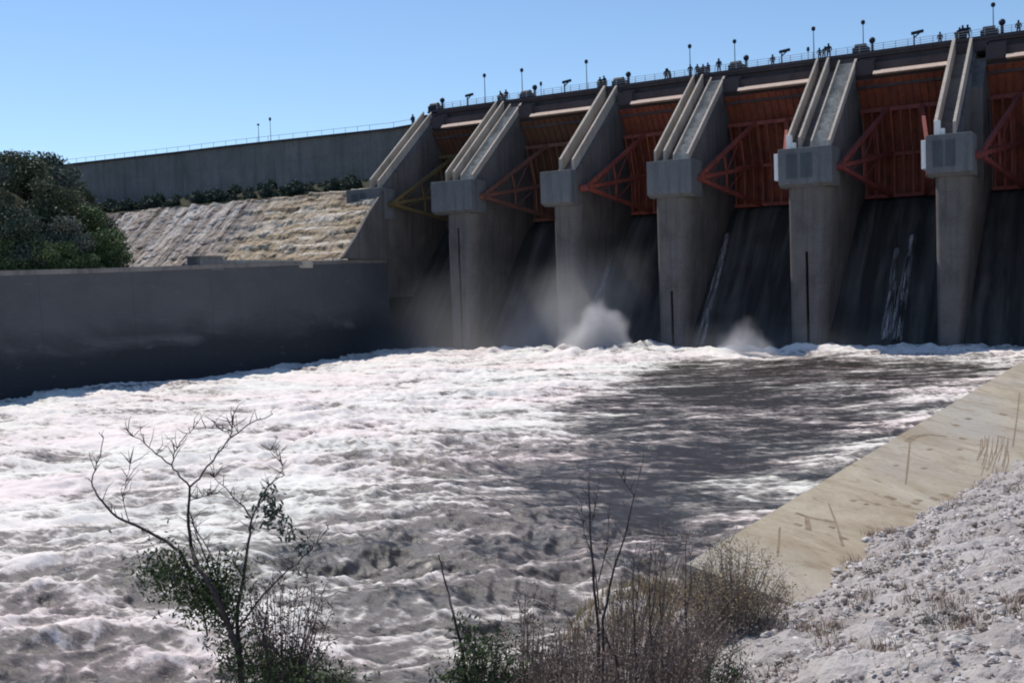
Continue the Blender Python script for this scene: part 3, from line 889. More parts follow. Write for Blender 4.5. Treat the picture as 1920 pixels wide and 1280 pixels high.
for i, (x0, x1, bx0, bx1, kd) in enumerate(PIERS):
    cx = (x0+x1)/2
    root = empty('dam_pier', (cx, YN, 0))
    tag(root, 'grey concrete dam pier: ' + ordn[i], 'dam pier', 'piers between the spillway gates')
    a, b = x0-cx, x1-cx
    def B(mb, name, mat, bev=0.0):
        mb.v = [(v[0], v[1]-YN, v[2]) for v in mb.v]
        return mb.build(name, mat, root, bev)
    m1 = MB()
    # the sloping upper part is narrower than the shaft on the narrow piers
    ua, ub = (a, b) if kd != 'narrow' else ((a, a+2.9) if i == 5 else (a+1.2, b-0.1))
    up = [(YN+0.2, 21.2), (YN+0.2, ZB-0.3), (YN+0.4, ZB-0.1), (YT, ZT-0.45), (YT+14, ZT-0.45), (YT+14, 21.2)]
    m1.prism_x(up, ua, ub)
    if kd == 'narrow': m1.prism_x([(151.0, 21.19), (151.0, 33.0), (YT-0.4, 37.4), (YT+13.9, 37.5), (YT+13.9, 21.19)], a, b)
    def plan(u0, u1, rl, rr_):
        P = []
        for k in range(7):
            t = math.pi/2*k/6; P.append((u0+rl*(1-math.cos(t)), YN+1.6*rl*(1-math.sin(t))))
        for k in range(7):
            t = math.pi/2*(1-k/6); P.append((u1-rr_*(1-math.cos(t)), YN+1.6*rr_*(1-math.sin(t))))
        return P+[(u1, YT+14), (u0, YT+14)]
    if kd == 'stair':       # two half piers with an open joint low on the nose
        g = a+(b-a)*0.42; jt = {1: 19.0, 3: 8.5, 4: 13.0}.get(i, 12.0)
        m1.prism_z(plan(a, g-0.17, 0.7, 0.05), -5, 21.2); m1.prism_z(plan(g+0.17, b, 0.05, 1.6), -5, 21.2)
        m1.box((g-0.168, YN+1.3, -5), (g+0.168, YT, 21.19))
        m1.box((g-0.168, YN+0.03, jt), (g+0.168, YN+1.29, 21.18))
    else:
        m1.prism_z(plan(a, b, 0.7, 1.5), -5, 21.2)
    mid_ = (a+b)/2
    m1.v = [(v[0]-1.9*max(0.0, (v[0]-mid_)/(b-mid_)) if v[2] < -4.9 else v[0], v[1], v[2]) for v in m1.v]   # the shaft narrows towards its foot
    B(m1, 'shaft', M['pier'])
    if i == 0:
        m3 = MB(); m3.box((-108.6-cx, YN+0.6, -4), (a-0.003, YN+7, 25.0)); 
        B(m3, 'abutment', M['pier'])
    # trunnion block
    m2 = MB(); p, q = bx0-cx, bx1-cx
    m2.prism_x([(YN-1.4, 21.6), (YN-1.4, 26.1), (YN-0.003, 26.1), (YN+2.8, 26.1), (YN+2.8, 21.2), (YN-0.4, 21.2)], p, q)
    tb = B(m2, 'trunnion_block', M['block'], 0.08)
    n_pan = 2 if i in (0, 4, 5, 6) else 0
    pw = (q-p)
    for k in range(n_pan):
        u = p + pw*(0.26+0.27*k)
        mm = MB(); mm.box((u-0.16*pw/2*1.3, YN-1.46, 22.3), (u+0.16*pw/2*1.3, YN-1.395, 25.4))
        mm.v = [(v[0], v[1]-YN, v[2]) for v in mm.v]
        mm.build('recess_panel', M['panel'], tb)
    # sunlight on the block's left end, put in as an added white plate
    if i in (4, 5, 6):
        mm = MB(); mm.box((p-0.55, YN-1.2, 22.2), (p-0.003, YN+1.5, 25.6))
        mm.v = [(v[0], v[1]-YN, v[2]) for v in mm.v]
        mm.build('sunlit_end', M['white'], tb, 0.03)
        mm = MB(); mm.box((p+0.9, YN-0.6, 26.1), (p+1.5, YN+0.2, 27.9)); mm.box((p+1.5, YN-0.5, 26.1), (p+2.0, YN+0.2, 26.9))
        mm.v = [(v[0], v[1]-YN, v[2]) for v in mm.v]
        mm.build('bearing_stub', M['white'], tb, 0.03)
    # kerbs and stair on the sloping top
    def kerb(u0, u1, hh, name='kerb', mat='kerb'):
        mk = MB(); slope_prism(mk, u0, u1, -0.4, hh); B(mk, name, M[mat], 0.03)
    if kd == 'stair':
        w = b-a
        kerb(a+0.003, a+0.30, 1.5)
        kerb(a+w*0.27, a+w*0.27+0.32, 1.45)
        kerb(a+w*0.55, a+w*0.55+0.22, 0.85); kerb(b-0.34, b-0.003, 0.75)
        ms = MB()
        n = 40; s0 = YN+0.6; dy = (YT-s0)/n
        for k in range(n):
            y = s0+k*dy; z = ZB+(y-YN)*SL
            ms.box((a+w*0.55+0.223, y, z-0.6), (b-0.343, y+dy-0.004, z+0.50 - (0.30 if k % 4 == 2 else 0)))
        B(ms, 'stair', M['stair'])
    elif kd == 'narrow':
        kerb(ua+0.003, ua+0.42, 1.7); kerb(ub-0.75, ub-0.40, 1.5)
    else:
        kerb(a+0.003, a+0.32, 1.5); kerb(b-0.95, b-0.65, 1.2)
    # upper head carrying the deck, with a corbelled platform
    mh = MB(); mh.box((a-0.002, YT, ZT-0.4), (b+0.2, YT+12, ZD-0.35)); mh.prism_x([(YT-1.2, 37.0), (YT-1.2, 38.9), (YT-0.01, 38.9), (YT-0.01, 36.2)], b+0.003, b+2.4)
    mh.box((b+0.003, YT, 36.4), (b+2.4, YT+3, 39.4))
    B(mh, 'head_corbel', M['deckc'])

# weir body and chute between the piers
def weir():
    root = empty('spillway_weir', (-55, 150, 0))
    tag(root, 'dark wet concrete spillway chute descending between the piers', 'spillway')
    for i in range(len(PIERS)-1):
        x0 = PIERS[i][1]; x1 = PIERS[i+1][0]
        ys = np.linspace(136, 170, 70); xs = np.linspace(x0-1.7, x1, 42)
        X, Y = np.meshgrid(xs, ys)
        Z = np.where(Y < 155.5, -1.0+(Y-139.0)*1.24, 0)
        Z = np.where(Y < 139, -1.0-0.3*(139-Y), Z)
        top = 19.46
        Z = np.where(Y >= 155.5, top+1.24*(Y-155.5)-0.115*(Y-155.5)**2, Z)
        Z = np.where(Y > 161, top+1.24*5.5-0.115*5.5**2-0.2*(Y-161)**1.5, Z)
        Z = Z - 2.1 + 0.35*fbm(X/1.6, Y/9, 3, 160+i)
        V = np.stack([X.ravel()+55, Y.ravel()-150, Z.ravel()], 1)
        np_mesh('chute', V, grid_faces(70, 42), M['ogee'], True, parent=root)
    # dam body behind, closing the view under the deck
    b = MB(); b.box((-104.4+55, 20.1, -5), (40, 22, 18)); b.build('dam_body', M['deckc'], root)
weir()

# radial gates
gl = ['brown radial gate with ochre arms in the leftmost bay', 'brown radial gate with rust-red arms in the second bay from the left', 'dark red radial gate with bright red arms in the bay above the spray plume',
      'dark red radial gate between the fourth and fifth piers', 'maroon radial gate between the fifth and sixth piers', 'maroon radial gate in the bay cut by the right edge']
skinm = ['gate_brown', 'gate_brown', 'gate_red', 'gate_red', 'gate_red', 'gate_red']
armm = ['arm_ochre', 'arm_rust', 'arm_red', 'arm_red', 'arm_maroon', 'arm_maroon']
TY, TZ, RR = 141.2, 23.6, 18.6
def gp(ang, r=RR):
    return (TY+r*math.cos(ang), TZ+r*math.sin(ang))
for i in range(6):
    x0 = PIERS[i][1]+0.05; x1 = PIERS[i+1][0]-0.05
    cx = (x0+x1)/2; hw = (x1-x0)/2
    root = empty('radial_gate', (cx, TY, TZ))
    tag(root, gl[i], 'spillway gate', 'radial spillway gates')
    A0, A1 = math.radians(-13), math.radians(42.8)
    def off(p): return (p[0]-TY, p[1]-TZ)
    n = 22
    outer = [off(gp(A0+(A1-A0)*k/n)) for k in range(n+1)]
    inner = [off(gp(A0+(A1-A0)*k/n, RR+0.12)) for k in range(n+1)][::-1]
    MB().prism_x(outer+inner, -hw+0.02, hw-0.02).build('skin_plate', M[skinm[i]], root)
    # vertical ribs and horizontal girders on the downstream side
    r_ = MB(); nr = 13
    for k in range(nr):
        x = -hw+0.25+(2*hw-0.5)*k/(nr-1)
        oo = [off(gp(A0+(A1-A0)*j/n, RR-0.005)) for j in range(n+1)]
        ii = [off(gp(A0+(A1-A0)*j/n, RR-0.20)) for j in range(n+1)][::-1]
        r_.prism_x(oo+ii, x-0.05, x+0.05)
    r_.build('rib', M[skinm[i]], root)
    angs = [math.radians(a) for a in (-10, 9, 30)]
    for a in angs:
        g = MB()
        for (ra, rb, hh) in ((RR-0.41, RR-1.3, 0.10), (RR-1.29, RR-1.42, 0.5)):
            c1 = off(gp(a, ra)); c2 = off(gp(a, rb))
            g.bar((-hw+0.15, (c1[0]+c2[0])/2, (c1[1]+c2[1])/2), (hw-0.15, (c1[0]+c2[0])/2, (c1[1]+c2[1])/2), abs(ra-rb), hh)
        g.build('girder', M[armm[i]], root)
    # upright posts between the girders
    tr = MB()
    for j in range(len(angs)-1):
        m_ = 9
        for k in range(m_+1):
            xa = -hw+0.5+(2*hw-1.0)*k/m_
            pa = off(gp(angs[j], RR-1.35)); pb = off(gp(angs[j+1], RR-1.35))
            tr.bar((xa, pa[0], pa[1]), (xa, pb[0], pb[1]), 0.24, 0.3)
    tr.build('upright', M[skinm[i]], root)
    for s in (-1, 1):
        hub = (s*(hw-0.7), 0.0, 0.0)
        MB().tube([(s*(hw-0.02), 0, 0), (s*(hw-1.3), 0, 0)], [0.55, 0.5], 14).build('trunnion_hub', M[armm[i]], root)
        am = []
        for a in angs:
            e = off(gp(a, RR-1.4))
            end = (s*hw*0.36, e[0], e[1])
            MB().bar(hub, end, 0.44, 0.5).build('arm', M[armm[i]], root)
            am.append(end)
        br = MB()
        for f_ in (0.16, 0.45, 0.74):
            pts = [tuple(hub[c]+(e[c]-hub[c])*f_ for c in range(3)) for e in am]
            for k in range(len(pts)-1): br.bar(pts[k], pts[k+1], 0.26)
        for f0, f1_ in ((0.16, 0.45), (0.45, 0.74)):
            for k in range(len(am)-1):
                pa = tuple(hub[c]+(am[k][c]-hub[c])*f0 for c in range(3)); pb = tuple(hub[c]+(am[k+1][c]-hub[c])*f1_ for c in range(3))
                br.bar(pa, pb, 0.14)
        br.build('arm_bracing', M[armm[i]], root)

# deck on top of the dam
def deck():
    root = empty('crest_bridge', (-55, YT, ZD))
    tag(root, 'road bridge with thin railings along the top of the dam', 'bridge')
    xl, xr = -104.5+55, 30.0+55
    MB().box((xl, 0.6, -0.34), (xr, 12, 0.0)).build('deck_slab', M['deckc'], root)
    MB().box((xl, 1.0, -1.8), (xr, 1.9, -0.345)).build('edge_girder', M['deckc'], root)
    MB().box((xl, 0.45, 0.003), (xr, 0.75, 0.45)).build('parapet', M['deckc'], root)
    for yy in (0.6, 11.6):
        r = MB(); x = xl
        while x < xr:
            r.bar((x, yy, 0.3), (x, yy, 1.35), 0.07); x += 1.6
        for z in (0.7, 1.0, 1.33): r.bar((xl, yy, z), (xr, yy, z), 0.05)
        r.build('railing', M['rail'], root)
deck()
for i in range(6):
    x0 = PIERS[i][1]+2.45; x1 = PIERS[i+1][0]-0.05
    o = MB().prism_x([(0, 0), (0, 0.08), (0.62, 0.62), (1.3, 0.62), (1.3, 0)], 0, x1-x0).build('service_ledge', M['ledge'])
    o.location = (x0, 153.9, 36.75)
    tag(o, ['pale ledge above the leftmost gate', 'pale ledge above the second gate from the left', 'pale pinkish ledge above the third gate from the left', 'pale ledge above the gate right of the fourth pier',
            'pale ledge above the gate right of the fifth pier', 'pale ledge above the gate at the right edge'][i], 'ledge', 'service ledges above the gates')
    MBb = MB().box((x0-2.4, YT-0.6, 35.2), (x1, YT+0.55, 38.6)).build('lintel_beam', M['deckc'])
    tag(MBb, ['dark beam under the deck over the leftmost bay', 'dark beam under the deck over the second bay', 'dark beam under the deck over the third bay', 'dark beam under the deck over the fourth bay', 'dark beam under the deck over the fifth bay', 'dark beam under the deck over the rightmost bay'][i], 'beam', 'beams under the deck')

def copy_tree(o, parent=None):
    c = o.copy(); COL.objects.link(c)
    if parent: c.parent = parent
    for ch in list(o.children): copy_tree(ch, c)
    return c

# gate hoists
def make_hoist():
    r = empty('gate_hoist', (0, 0, 0))
    tag(r, 'x', 'hoist', 'gate hoists on the dam crest')
    h = MB(); h.box((-1.0, -0.8, 0.0), (1.0, 0.8, 0.3)); h.box((-1.0, -0.6, 0.3), (0.8, 0.6, 1.25)); h.build('housing', M['steel'], r, 0.06)
    MB().tube([(-0.75, 0, 1.25), (0.45, 0, 1.25)], [0.55, 0.55], 14).build('drum', M['steel'], r)
    MB().tube([(1.15, 0, 0), (1.15, 0, 1.9)], [0.2, 0.16], 8).build('post', M['steel'], r)
    MB().ball((1.15, 0, 2.05), 0.36, 10, 7, (1, 1, 1.25)).build('motor', M['steel'], r, smooth=True)
    r.scale = (1.2, 1.2, 1.0)
    return r
hp = make_hoist()
hl = ['the leftmost pier', 'the second pier from the left', 'the third pier from the left', 'the fourth pier from the left', 'the fifth pier from the left', 'the sixth pier from the left']
for i in range(6):
    o = hp if i == 0 else copy_tree(hp)
    px, py = [(818,222),(990,202),(1164,182),(1383,155),(1617,125),(1858,95)][i]
    p = at(px, py, 1, YT+1.6)
    o.location = (float(p[0]), YT+1.6, ZD)
    o['label'] = 'dark gate hoist with a ball-topped post on ' + hl[i]

for px, lab in [(941, 'squat dark cabinet at the head of the second pier'), (1129, 'squat dark cabinet at the head of the third pier'), (1318, 'low dark cabinet behind the people at the fourth pier'), (1803, 'dark cabinet at the head of the sixth pier')]:
    p = at(px, 180, 1, YT+2.2)
    r = empty('control_cabinet', (float(p[0]), YT+2.2, ZD)); tag(r, lab, 'cabinet', 'cabinets on the dam crest')
    MB().box((-0.7, -0.4, 0.0), (0.7, 0.4, 1.45)).build('housing', M['steel'], r, 0.08)
    MB().prism_x([(-0.5, 1.453), (0.5, 1.453), (0.0, 1.75)], -0.8, 0.8).build('roof', M['steel'], r)

# floodlights between the piers
def make_flood():
    r = empty('floodlight', (0, 0, 0)); tag(r, 'x', 'floodlight', 'floodlights over the bays')
    MB().tube([(0, 0, 0), (0, 0, 1.9)], [0.12, 0.10], 8).build('post', M['steel'], r)
    MB().bar((-0.35, 0, 2.15), (1.25, -0.1, 2.3), 0.3, 0.4).build('lamp_head', M['steel'], r, 0.04)
    MB().bar((0, 0, 1.55), (0.8, 0, 2.15), 0.14).build('bracket', M['steel'], r)
    return r
fp = make_flood()
for i, (px, lab) in enumerate([(877, 'over the leftmost gate'), (1060, 'over the second gate from the left'), (1468, 'right of the group of people on the crest'), (1716, 'left of the sixth pier on the crest')]):
    o = fp if i == 0 else copy_tree(fp)
    p = at(px, 210, 1, YT+1.3)
    o.location = (float(p[0]), YT+1.3, ZD)
    o['label'] = 'dark floodlight on a short post ' + lab

# lamp posts
def make_lamp():
    r = empty('street_lamp', (0, 0, 0)); tag(r, 'x', 'street lamp', 'lamp posts along the dam crest')
    MB().tube([(0, 0, 0), (0, 0, 0.3), (0, 0, 7.6)], [0.16, 0.10, 0.06], 8).build('pole', M['pole'], r)
    h = MB().tube([(0, 0, 7.55), (0, 0, 7.75), (0, 0, 8.2), (0, 0, 8.35)], [0.12, 0.3, 0.28, 0.1], 10).build('lamp_head', M['steel'], r)
    return r
lp = make_lamp()
LM = [(912, 908, 138, 'just left of the second pier'), (981, 978, 128, 'above the hoist right of the second pier'), (1101, 1099, 112, 'just left of the third pier'),
      (1295, 1293, 83, 'above the left of the people on the crest'), (1378, 1377, 74, 'above the hoist of the fourth pier'), (1526, 1525, 50, 'just left of the fifth pier'),
      (1620, 1618, 38, 'above the hoist of the fifth pier'), (1864, 1862, 5, 'at the top right above the sixth pier')]
for i, (bx, tx, ty, lab) in enumerate(LM):
    o = lp if i == 0 else copy_tree(lp)
    Y = YT+10
    p = at(tx, ty, 1, Y)
    o.location = (float(p[0]), Y, ZD)
    s = (float(p[2])-ZD)/8.35
    o.scale = (1, 1, s)
    o['label'] = 'tall thin lamp post ' + lab
for (tx, ty, Y, zb, lab) in [(1014, 153, 182, 39, 'short far lamp post over the second gate, beyond the deck'), (1515, 88, 182, 39, 'short far lamp post close beside the tall one at the fifth pier'),
                             (484, 232, 156.5, 38.2, 'dark lamp post standing on the wing wall left of the dam'), (506, 220, 166, 37.5, 'faint lamp post beyond the wing wall, right of the dark one')]:
    o = copy_tree(lp); p = at(tx, ty, 1, Y)
    o.location = (float(p[0]), Y, zb); o.scale = (0.8, 0.8, (float(p[2])-zb)/8.35); o['label'] = lab

# people on the crest
def person_mesh(name, J, E, R, mat):
    me = bpy.data.meshes.new(name+'_sk'); me.from_pydata(J, E, [])
    o = bpy.data.objects.new(name+'_sk', me); COL.objects.link(o)
    o.modifiers.new('s', 'SKIN'); sv = me.skin_vertices[0].data
    for k, r in enumerate(R):
        sv[k].radius = (r, r)
    sv[0].use_root = True
    sd = o.modifiers.new('d', 'SUBSURF'); sd.levels = 1; sd.render_levels = 1
    dg = bpy.context.evaluated_depsgraph_get()
    nm = bpy.data.meshes.new_from_object(o.evaluated_get(dg)); nm.name = name
    bpy.data.objects.remove(o)
    nm.materials.clear(); nm.materials.append(mat)
    return nm
def make_person(lean, cloth):
    # lean bends the trunk towards the railing (-Y)
    l = lean
    J = [(0,0,0.95),(0,-0.05*l,1.15),(0,-0.22*l,1.38-0.04*l),(0,-0.30*l,1.50-0.06*l),(0,-0.36*l,1.60-0.08*l),(0,-0.38*l,1.72-0.08*l),
         (0.10,0,0.90),(0.12,-0.03,0.50),(0.13,0.02,0.08),(0.13,-0.14,0.04),
         (-0.10,0,0.90),(-0.12,0.02,0.50),(-0.14,0.04,0.08),(-0.14,-0.12,0.04),
         (0.19,-0.22*l,1.40-0.05*l),(0.26,-0.25*l-0.02,1.12),(0.24,-0.5*l-0.06,1.05-0.15*(1-l)),
         (-0.19,-0.22*l,1.40-0.05*l),(-0.26,-0.25*l-0.02,1.12),(-0.24,-0.5*l-0.06,1.05-0.15*(1-l))]
    E = [(0,1),(1,2),(2,3),(3,4),(4,5),(0,6),(6,7),(7,8),(8,9),(0,10),(10,11),(11,12),(12,13),(2,14),(14,15),(15,16),(2,17),(17,18),(18,19)]
    R = [0.16,0.15,0.17,0.065,0.10,0.085, 0.10,0.075,0.05,0.045, 0.10,0.075,0.05,0.045, 0.075,0.055,0.04,0.075,0.055,0.04]
    return person_mesh('person_body', J, E, R, cloth)
PM = [make_person(0.0, M['cloth_navy']), make_person(1.0, M['cloth_dark']), make_person(0.5, M['cloth_navy'])]
def hair_mesh(l):
    return MB().ball((0, -0.37*l+0.01, 1.70-0.08*l), 0.115, 10, 7, (0.95, 1.05, 0.9))
people = [(1250, 0, 1.0, 0.3, 'standing person in dark clothes at the left of the pair on the crest'), (1257, 1, 1.0, -0.4, 'dark-clothed person leaning forward at the right of the pair on the crest'),
          (1291, 0, 0.95, 0.1, 'person in dark clothes standing just left of the fourth pier'), (1304, 2, 0.9, 0.5, 'person in navy leaning over the left kerb of the fourth pier'),
          (1316, 1, 0.85, 0.2, 'person bending over the railing at the fourth pier'), (1326, 2, 0.9, -0.3, 'person in dark clothes standing close behind the bending one at the fourth pier'),
          (1345, 0, 1.08, 0.0, 'tall person standing alone at the top of the stair of the fourth pier'),
          (1552, 0, 1.05, 0.2, 'tall person in dark clothes standing at the top of the fifth pier'), (1543, 1, 0.9, 0.6, 'person leaning forward left of the tall one at the fifth pier'),
          (1535, 2, 0.85, 0.1, 'person in dark clothes left of the fifth pier kerb'),
          (1797, 1, 0.9, 0.4, 'person leaning on the railing just left of the sixth pier'), (1806, 2, 1.0, -0.2, 'person in dark clothes standing beside the sixth pier kerb'), (1814, 0, 1.0, 0.1, 'person standing on the head of the sixth pier'),
          (944, 2, 1.0, 0.2, 'person in dark clothes leaning at the head of the second pier'), (936, 1, 0.95, -0.2, 'person bent over the railing at the head of the second pier'),
          (1122, 1, 0.95, 0.2, 'person bent over the railing above the third pier'), (1130, 2, 1.0, -0.2, 'person in navy at the head of the third pier'),
          (1450, 0, 0.95, 0.0, 'distant faint person standing left of a floodlight on the crest'), (1764, 0, 0.9, 0.0, 'person standing midway between floodlight and sixth pier'),
          (766, 0, 1.05, 0.0, 'person standing at the head of the leftmost pier'), (1911, 0, 0.95, 0.0, 'person standing at the railing by the right edge')]
for (px, k, s, rz, lab) in people:
    o = bpy.data.objects.new('person', PM[k]); COL.objects.link(o)
    Y = YT+0.15 if px not in (1450, 1764, 1250, 1257, 1911) else YT+2.2
    p = at(px, 170, 1, Y)
    zb = ZD if px != 766 else 37.9
    # those over a pier stand on its raised head
    o.location = (float(p[0]), Y+0.95 if Y < YT+1 else Y, zb+0.12)
    o.rotation_euler = (0, 0, rz); o.scale = (s*1.45, s*1.45, s*1.2)
    tag(o, lab, 'person', 'people on the dam crest')
    h = hair_mesh([0, 1.0, 0.5][k]).build('hair', M['hair'], o, smooth=True)

# ------------------------------------------------------------------ vegetation
def leaf_cloud(centers, radii, n, size, rs, flat=0.75, shell=0.55):
    """n small triangles/quads spread through ellipsoid clumps"""
    c = np.array(centers); r = np.array(radii)
    w = r**2; idx = rs.choice(len(c), n, p=w/w.sum())
    d = rs.normal(size=(n, 3)); d /= np.linalg.norm(d, axis=1)[:, None]
    rad = r[idx]*(shell+(1-shell)*rs.rand(n))*(0.85+0.3*rs.rand(n))
    P = c[idx]+d*rad[:, None]*np.array([1, 1, flat])
    a = rs.normal(size=(n, 3)); a /= np.linalg.norm(a, axis=1)[:, None]
    b = np.cross(a, rs.normal(size=(n, 3))); b /= np.linalg.norm(b, axis=1)[:, None]
    s = size*(0.6+0.8*rs.rand(n))[:, None]
    V = np.stack([P-a*s, P+b*s*0.45, P+a*s, P-b*s*0.45], 1).reshape(-1, 3)
    F = np.arange(4*n).reshape(n, 4)
    return V, F

def make_tree(name, seed, h, rad, leaf, nleaf=2600, size=0.32, low=0.1):
    rs = np.random.RandomState(seed)
    root = empty(name)
    tk = MB()
    tk.tube([(0,0,-1.0),(0.1,0.05,h*0.25),(0.0,0.15,h*0.55)], [0.28*h/8, 0.2*h/8, 0.1*h/8], 7)
    cs = []; rr = []
    for k in range(13):
        a = rs.rand()*6.28; q = rad*(0.25+0.55*rs.rand()); z = h*(low+(0.92-low)*rs.rand())
        q *= 1.0-0.5*max(0, (z/h-0.55))/0.45
        cs.append((q*math.cos(a), q*math.sin(a), z)); rr.append(rad*(0.30+0.25*rs.rand()))
        tk.tube([(0, 0.05, h*0.25+0.1*k*h/9), (cs[-1][0]*0.5, cs[-1][1]*0.5, (h*0.3+z)/2), cs[-1]], [0.1*h/8, 0.06*h/8, 0.02], 5)
    cs.append((0, 0, h*0.8)); rr.append(rad*0.45); cs.append((0, 0, h*0.5)); rr.append(rad*0.6)
    tk.build('trunk', M['trunk'], root)
    V, F = leaf_cloud(cs, rr, nleaf, size, rs, 0.8, 0.45)
    np_mesh('crown', V, F, M[leaf], False, parent=root)
    return root
protos = [make_tree('broadleaf_tree', 11, 8.5, 4.0, 'leaf_dark', 7000, 0.22), make_tree('broadleaf_tree', 12, 7.5, 4.0, 'leaf_olive', 6500, 0.22), make_tree('broadleaf_tree', 13, 7.0, 3.4, 'leaf_grey', 6000, 0.2, 0.15)]
bushp = [make_tree('round_bush', 14, 5.0, 3.3, 'leaf_bright', 7000, 0.16, 0.12), make_tree('round_bush', 15, 3.4, 2.6, 'leaf_bright', 4500, 0.15, 0.1), make_tree('shade_band_scrub', 16, 2.4, 2.2, 'leaf_dark', 2600, 0.17, 0.1)]
used = set()
def put(proto, x, y, rz, s, label, cat, group, dz=0.0):
    if proto.name in used: o = copy_tree(proto)
    else: o = proto; used.add(proto.name)
    z = float(berm_z(np.array([x]), np.array([y]))[0])
    o.location = (x, y, z-0.3+dz); o.rotation_euler = (0, 0, rz); o.scale = (s, s, s)
    tag(o, label, cat, group)
    return o
# px, foot height guess via distance along the view ray
rt = random.Random(21)
spots = []
tries = 0
while len(spots) < 60 and tries < 6000:
    tries += 1
    x = rt.uniform(-215, -101); y = rt.uniform(66, 147)
    sd_ = -0.67*(x+104) - 0.74*(y-88)
    if sd_ < 3 or sd_ > 62: continue
    v = ROWS.T @ (np.array([x, y, 20.0])-CAM); px = 960+FPX*v[0]/-v[2]
    if px < -60 or px > 185: continue
    if min([math.hypot(x-a_, y-b_) for a_, b_, _ in spots] + [99]) < 5.2: continue
    spots.append((x, y, px))
spots.sort(key=lambda q: q[0]**2+q[1]**2)
named = {0: 'dark leafy tree lowest and nearest at the left edge, above the training wall', len(spots)-1: 'farthest dark tree, on the skyline where the wooded slope meets the wing wall'}
for k, (x, y, px) in enumerate(spots):
    put(protos[[0, 1, 2, 1, 2][k % 5]], x, y, k*1.7, 0.62+0.6*rt.random()**1.5, named.get(k, 'dark grey-green leafy tree in the dense stand on the slope at the left'), 'tree', 'trees on the wooded slope', -0.4)
for k, (px, xw, pi_, s, lab) in enumerate([(205, -103.5, 0, 1.12, 'large rounded green bush nearest the rock slope'), (160, -110, 0, 1.15, 'paler green bush behind the large rounded one'), (120, -101, 1, 1.1, 'low green bush on the training wall edge, left of the rounded one'),
       (165, -100.6, 1, 0.8, 'small bush at the foot of the large rounded one'), (50, -101, 1, 1.2, 'low green bush above the training wall at left'), (8, -101, 1, 1.1, 'low green bush above the training wall by the left edge'), (85, -100.8, 1, 0.9, 'low green bush above the training wall, third from the left edge')]):
    p = at(px, 505, 0, xw)
    put(bushp[pi_], xw, float(p[1]), k*2.1, s, lab, 'bush', 'bushes above the training wall', -0.5)
# dark scrub put in for the shadow band at the wing wall's foot
rs = np.random.RandomState(5)
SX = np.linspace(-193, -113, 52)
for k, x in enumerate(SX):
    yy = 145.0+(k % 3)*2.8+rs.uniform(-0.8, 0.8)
    o = put(bushp[2], float(x)+rs.uniform(-0.8, 0.8), yy, rs.rand()*6, 0.55+0.65*rs.rand(), 'dark low shrub standing in for the shadow band under the grey wing wall', 'shrub', 'shrubs added for the shadow band under the wing wall')
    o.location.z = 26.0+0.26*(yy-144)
# foreground shrubs ---------------------------------------------------------
def wob(p, q, n, amp, rr):
    out = [p]
    for k in range(1, n):
        t = k/n
        out.append([p[c]+(q[c]-p[c])*t+rr.uniform(-amp, amp) for c in range(3)])
    out.append(q); return out
def px_branch(mb, pts, dep, r0, r1, rr, tips=None, jit=0.15):
    P = []
    for k, (x, y) in enumerate(pts):
        q = at_depth(x, y, dep+rr.uniform(-jit, jit)*k*0.5)
        P.append(list(q))
    full = []
    for k in range(len(P)-1):
        seg = wob(P[k], P[k+1], 3, 0.012, rr); full += seg[:-1]
    full.append(P[-1])
    n = len(full); rad = [r0+(r1-r0)*(k/(n-1)) for k in range(n)]
    mb.tube(full, rad, 5)
    if tips is not None: tips += full
    return full
def twigs(mb, full, n, L, rr, up=0.5, tips=None):
    for k in range(n):
        p = Vector(rr.choice(full[len(full)//3:]))
        d = Vector((rr.uniform(-1, 1), rr.uniform(-1, 1), up+rr.uniform(-0.4, 0.8))).normalized()
        q = p+d*L*rr.uniform(0.4, 1.2); mdl = (p+q)/2+Vector((rr.uniform(-.03, .03), rr.uniform(-.03, .03), rr.uniform(-.02, .05)))
        mb.tube([p, mdl, q], [0.005, 0.0035, 0.0015], 3)
        if tips is not None: tips.append(list(q))
def leaves_at(pts, n, spread, size, rs, drop=0.0):
    P = np.array(pts)[rs.randint(0, len(pts), n)] + rs.normal(size=(n, 3))*spread
    a = rs.normal(size=(n, 3)); a[:, 2] -= drop; a /= np.linalg.norm(a, axis=1)[:, None]
    b = np.cross(a, rs.normal(size=(n, 3))); b /= np.linalg.norm(b, axis=1)[:, None]
    s = size*(0.6+0.8*rs.rand(n))[:, None]
    V = np.stack([P-a*s, P+b*s*0.33, P+a*s, P-b*s*0.33], 1).reshape(-1, 3)
    return V, np.arange(4*n).reshape(n, 4)

